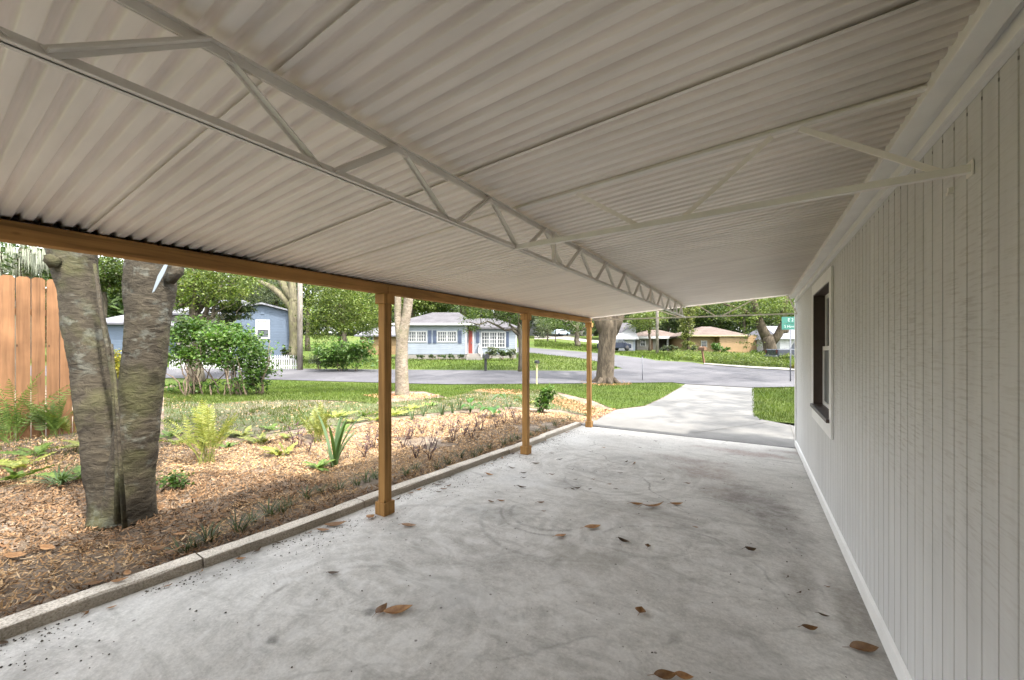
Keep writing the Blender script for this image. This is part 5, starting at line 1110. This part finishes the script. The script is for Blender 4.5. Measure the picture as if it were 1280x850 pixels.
# ================================================================== FALLEN LEAVES
def leaf_obj(L,W,curl,m,twist=0):
    mb=MB(); n=7
    for j in range(n+1):
        t=j/n; w=W*math.sin(math.pi*min(1,.03+.97*t)**.85)*.5+.0005; x=(t-.5)*L; z=curl*L*(4*(t-.5)**2)*.5+.004
        for s in (-1,0,1): mb.v.append((x,s*w*math.cos(twist*t),z+abs(s)*w*(.2+curl*.6)+s*w*math.sin(twist*t)*.5))
    for j in range(n):
        for q in (0,1): k=j*3+q; mb.f.append((k,k+1,k+4,k+3))
    mb.tube([(-.5*L,0,.004+curl*L*.5),(-.5*L-.25*L,.01,.004)],[.0014,.001],4,True)
    o=mb.build('fallen_leaf',m,None,True); md=o.modifiers.new('t','SOLIDIFY'); md.thickness=.0012; return o
def lay(u,v,ln,wd,ang,m,label,curl=.25,grp=None,tw=.3,zadd=0,slab=True):
    p=kl(u,v) if slab else gp(u,v)+Vector((0,0,.02)); k=depth(p.x,p.y)/F; o=leaf_obj(ln*k*.88,wd*k*.72,curl*.8,m,tw); o.location=(p.x,p.y,p.z+.003+zadd); o.rotation_euler=(random.uniform(-.15,.15),random.uniform(-.1,.1),TH+R(ang)); tag(o,label,'leaf',grp)
A,Bk=M['dry'],M['dry_dark']
lay(477,764,24,16,70,A,'short upright half of the orange leaf pair lying in the middle foreground',.35); lay(498,765,40,20,18,A,'longer pointed half of the orange leaf pair in the middle foreground',.25)
lay(1081,812,38,26,-5,A,'large flat brown leaf lying against the wall in the right foreground',.1); lay(832,847,34,20,5,A,'brown leaf cut by the bottom of the picture on the slab'); lay(855,848,26,16,-10,A,'second brown leaf touching the one at the bottom edge of the slab')
lay(801,766,14,18,60,A,'small pointed orange leaf standing on edge in the front middle of the slab',.6); lay(1013,788,20,14,-15,A,'curled orange brown leaf left of the large brown leaf by the wall',.5); lay(938,689,16,12,0,Bk,'dark curled leaf alone in front of the wall stain',.6)
lay(741,660,26,12,18,A,'long orange leaf in the centre of the slab',.2); lay(701,671,18,10,25,A,'small orange leaf just left of the long central orange leaf',.2); lay(780,678,18,9,-35,Bk,'dark curled leaf right of the long central orange leaf',.5); lay(810,684,9,10,70,A,'tiny brown leaf on the crack in the central slab',.5)
lay(511,658,22,11,-5,A,'orange brown leaf right of the first post base',.2); lay(463,648,14,14,60,A,'yellow brown leaf at the left of the first post base',.5); lay(417,718,17,8,-5,Bk,'narrow dark brown leaf left of the orange leaf pair',.3); lay(420,657,30,12,15,A,'orange leaf lying in the gutter against the kerb left of the first post',.3); lay(404,664,18,9,10,A,'small orange leaf against the kerb beside the longer gutter leaf',.3)
lay(817,634,32,9,8,A,'long curled brown leaf in the middle of the leaf trail',.4); lay(846,631,18,7,-8,A,'brown leaf at the right end of the leaf trail',.3); lay(796,631,18,7,0,A,'brown leaf at the left end of the leaf trail',.3)
sm_=[(627,627,12),(614,628,12),(676,629,12),(652,610,14),(690,594,9),(716,612,7),(722,611,10),(707,612,4),(742,600,5),(555,612,10),(547,607,12),(561,608,10),(548,616,10),(783,578,8),(776,592,6),(770,612,6),(738,612,5),(793,580,10),(640,586,10),(655,598,8),(700,575,9),(720,600,6),(860,605,8),(830,600,5),(762,606,6),(690,567,6),(670,580,12),(655,592,10),(612,594,14),(680,640,6),(870,660,7),(1030,771,14),(1000,742,8),(985,722,7),(1035,735,6),(755,560,5),(800,560,5),(820,552,5),(775,545,4),(700,545,5)]
for u,v,l in sm_: lay(u,v,l*.95,l*.36,random.uniform(-40,60),Bk if random.random()<.65 else A,'small dry leaf or curled fragment scattered over the swept concrete slab',random.uniform(.2,.6),'small dry leaves scattered on the slab')
for i in range(34):
    Y=random.uniform(.3,7.6); q=Vector((kx(Y)+abs(random.gauss(0,.05))+.03,Y,slabz(Y)+.004)); L_=random.uniform(.03,.075); o=leaf_obj(L_,L_*.38,random.uniform(.15,.5),A if random.random()<.6 else Bk,.4); o.location=q; o.rotation_euler=(random.uniform(-.3,.3),random.uniform(-.2,.2),random.gauss(1.4,.6)); tag(o,'dry leaf caught in the gutter along the foot of the concrete kerb','leaf','dry leaves along the kerb gutter')
for u,v,l,a in [(200,690,22,10),(216,694,20,60),(160,722,18,-30),(150,731,20,20),(60,690,26,-10),(20,700,30,5),(225,672,14,30),(118,735,20,40),(250,650,18,0),(270,655,16,20),(35,575,18,0)]: lay(u,v,l,l*.5,a,A,'large orange brown dead leaf lying on the bark mulch near the double trunk',.3,'dead leaves on the mulch',slab=False)
# ================================================================== LIGHT, SKY, CAMERA
EL,AZ=R(58),R(102)   # azimuth clockwise from +Y
sd=Vector((math.sin(AZ)*math.cos(EL),math.cos(AZ)*math.cos(EL),math.sin(EL)))
L=bpy.data.lights.new('sun','SUN'); L.energy=1.35; L.angle=R(1.5); L.color=(1,.95,.87); lo=bpy.data.objects.new('sun',L); COL.objects.link(lo); lo.rotation_euler=(-sd).to_track_quat('-Z','Y').to_euler(); lo.location=(6,0,20)
w=bpy.data.worlds.new('World'); scene.world=w; w.use_nodes=True; nt=w.node_tree; nt.nodes.clear()
sk=nt.nodes.new('ShaderNodeTexSky'); sk.sky_type='NISHITA'; sk.sun_disc=False; sk.sun_elevation=EL; sk.sun_rotation=AZ; sk.dust_density=3; sk.air_density=1.0; sk.ozone_density=.6
bgn=nt.nodes.new('ShaderNodeBackground'); bgn.inputs[1].default_value=.15; ou=nt.nodes.new('ShaderNodeOutputWorld'); hv=nt.nodes.new('ShaderNodeHueSaturation'); hv.inputs['Saturation'].default_value=.22; nt.links.new(sk.outputs[0],hv.inputs['Color']); nt.links.new(hv.outputs[0],bgn.inputs[0]); nt.links.new(bgn.outputs[0],ou.inputs[0])
cam=bpy.data.cameras.new('camera'); cam.sensor_width=36; cam.lens=36*F/1280; cam.shift_y=10/1280; cam.clip_start=.05; cam.clip_end=1500
co=bpy.data.objects.new('camera',cam); COL.objects.link(co); co.location=(0,0,EYE); co.rotation_euler=(R(90),0,TH); scene.camera=co
vs=scene.view_settings; vs.view_transform='Standard'; vs.look='None'; vs.exposure=3.0; vs.gamma=1; vs.use_curve_mapping=False
cy=scene.cycles; cy.use_denoising=True; cy.max_bounces=10; cy.diffuse_bounces=6; cy.glossy_bounces=3; cy.transmission_bounces=4; cy.sample_clamp_indirect=6; cy.caustics_reflective=False; cy.caustics_refractive=False
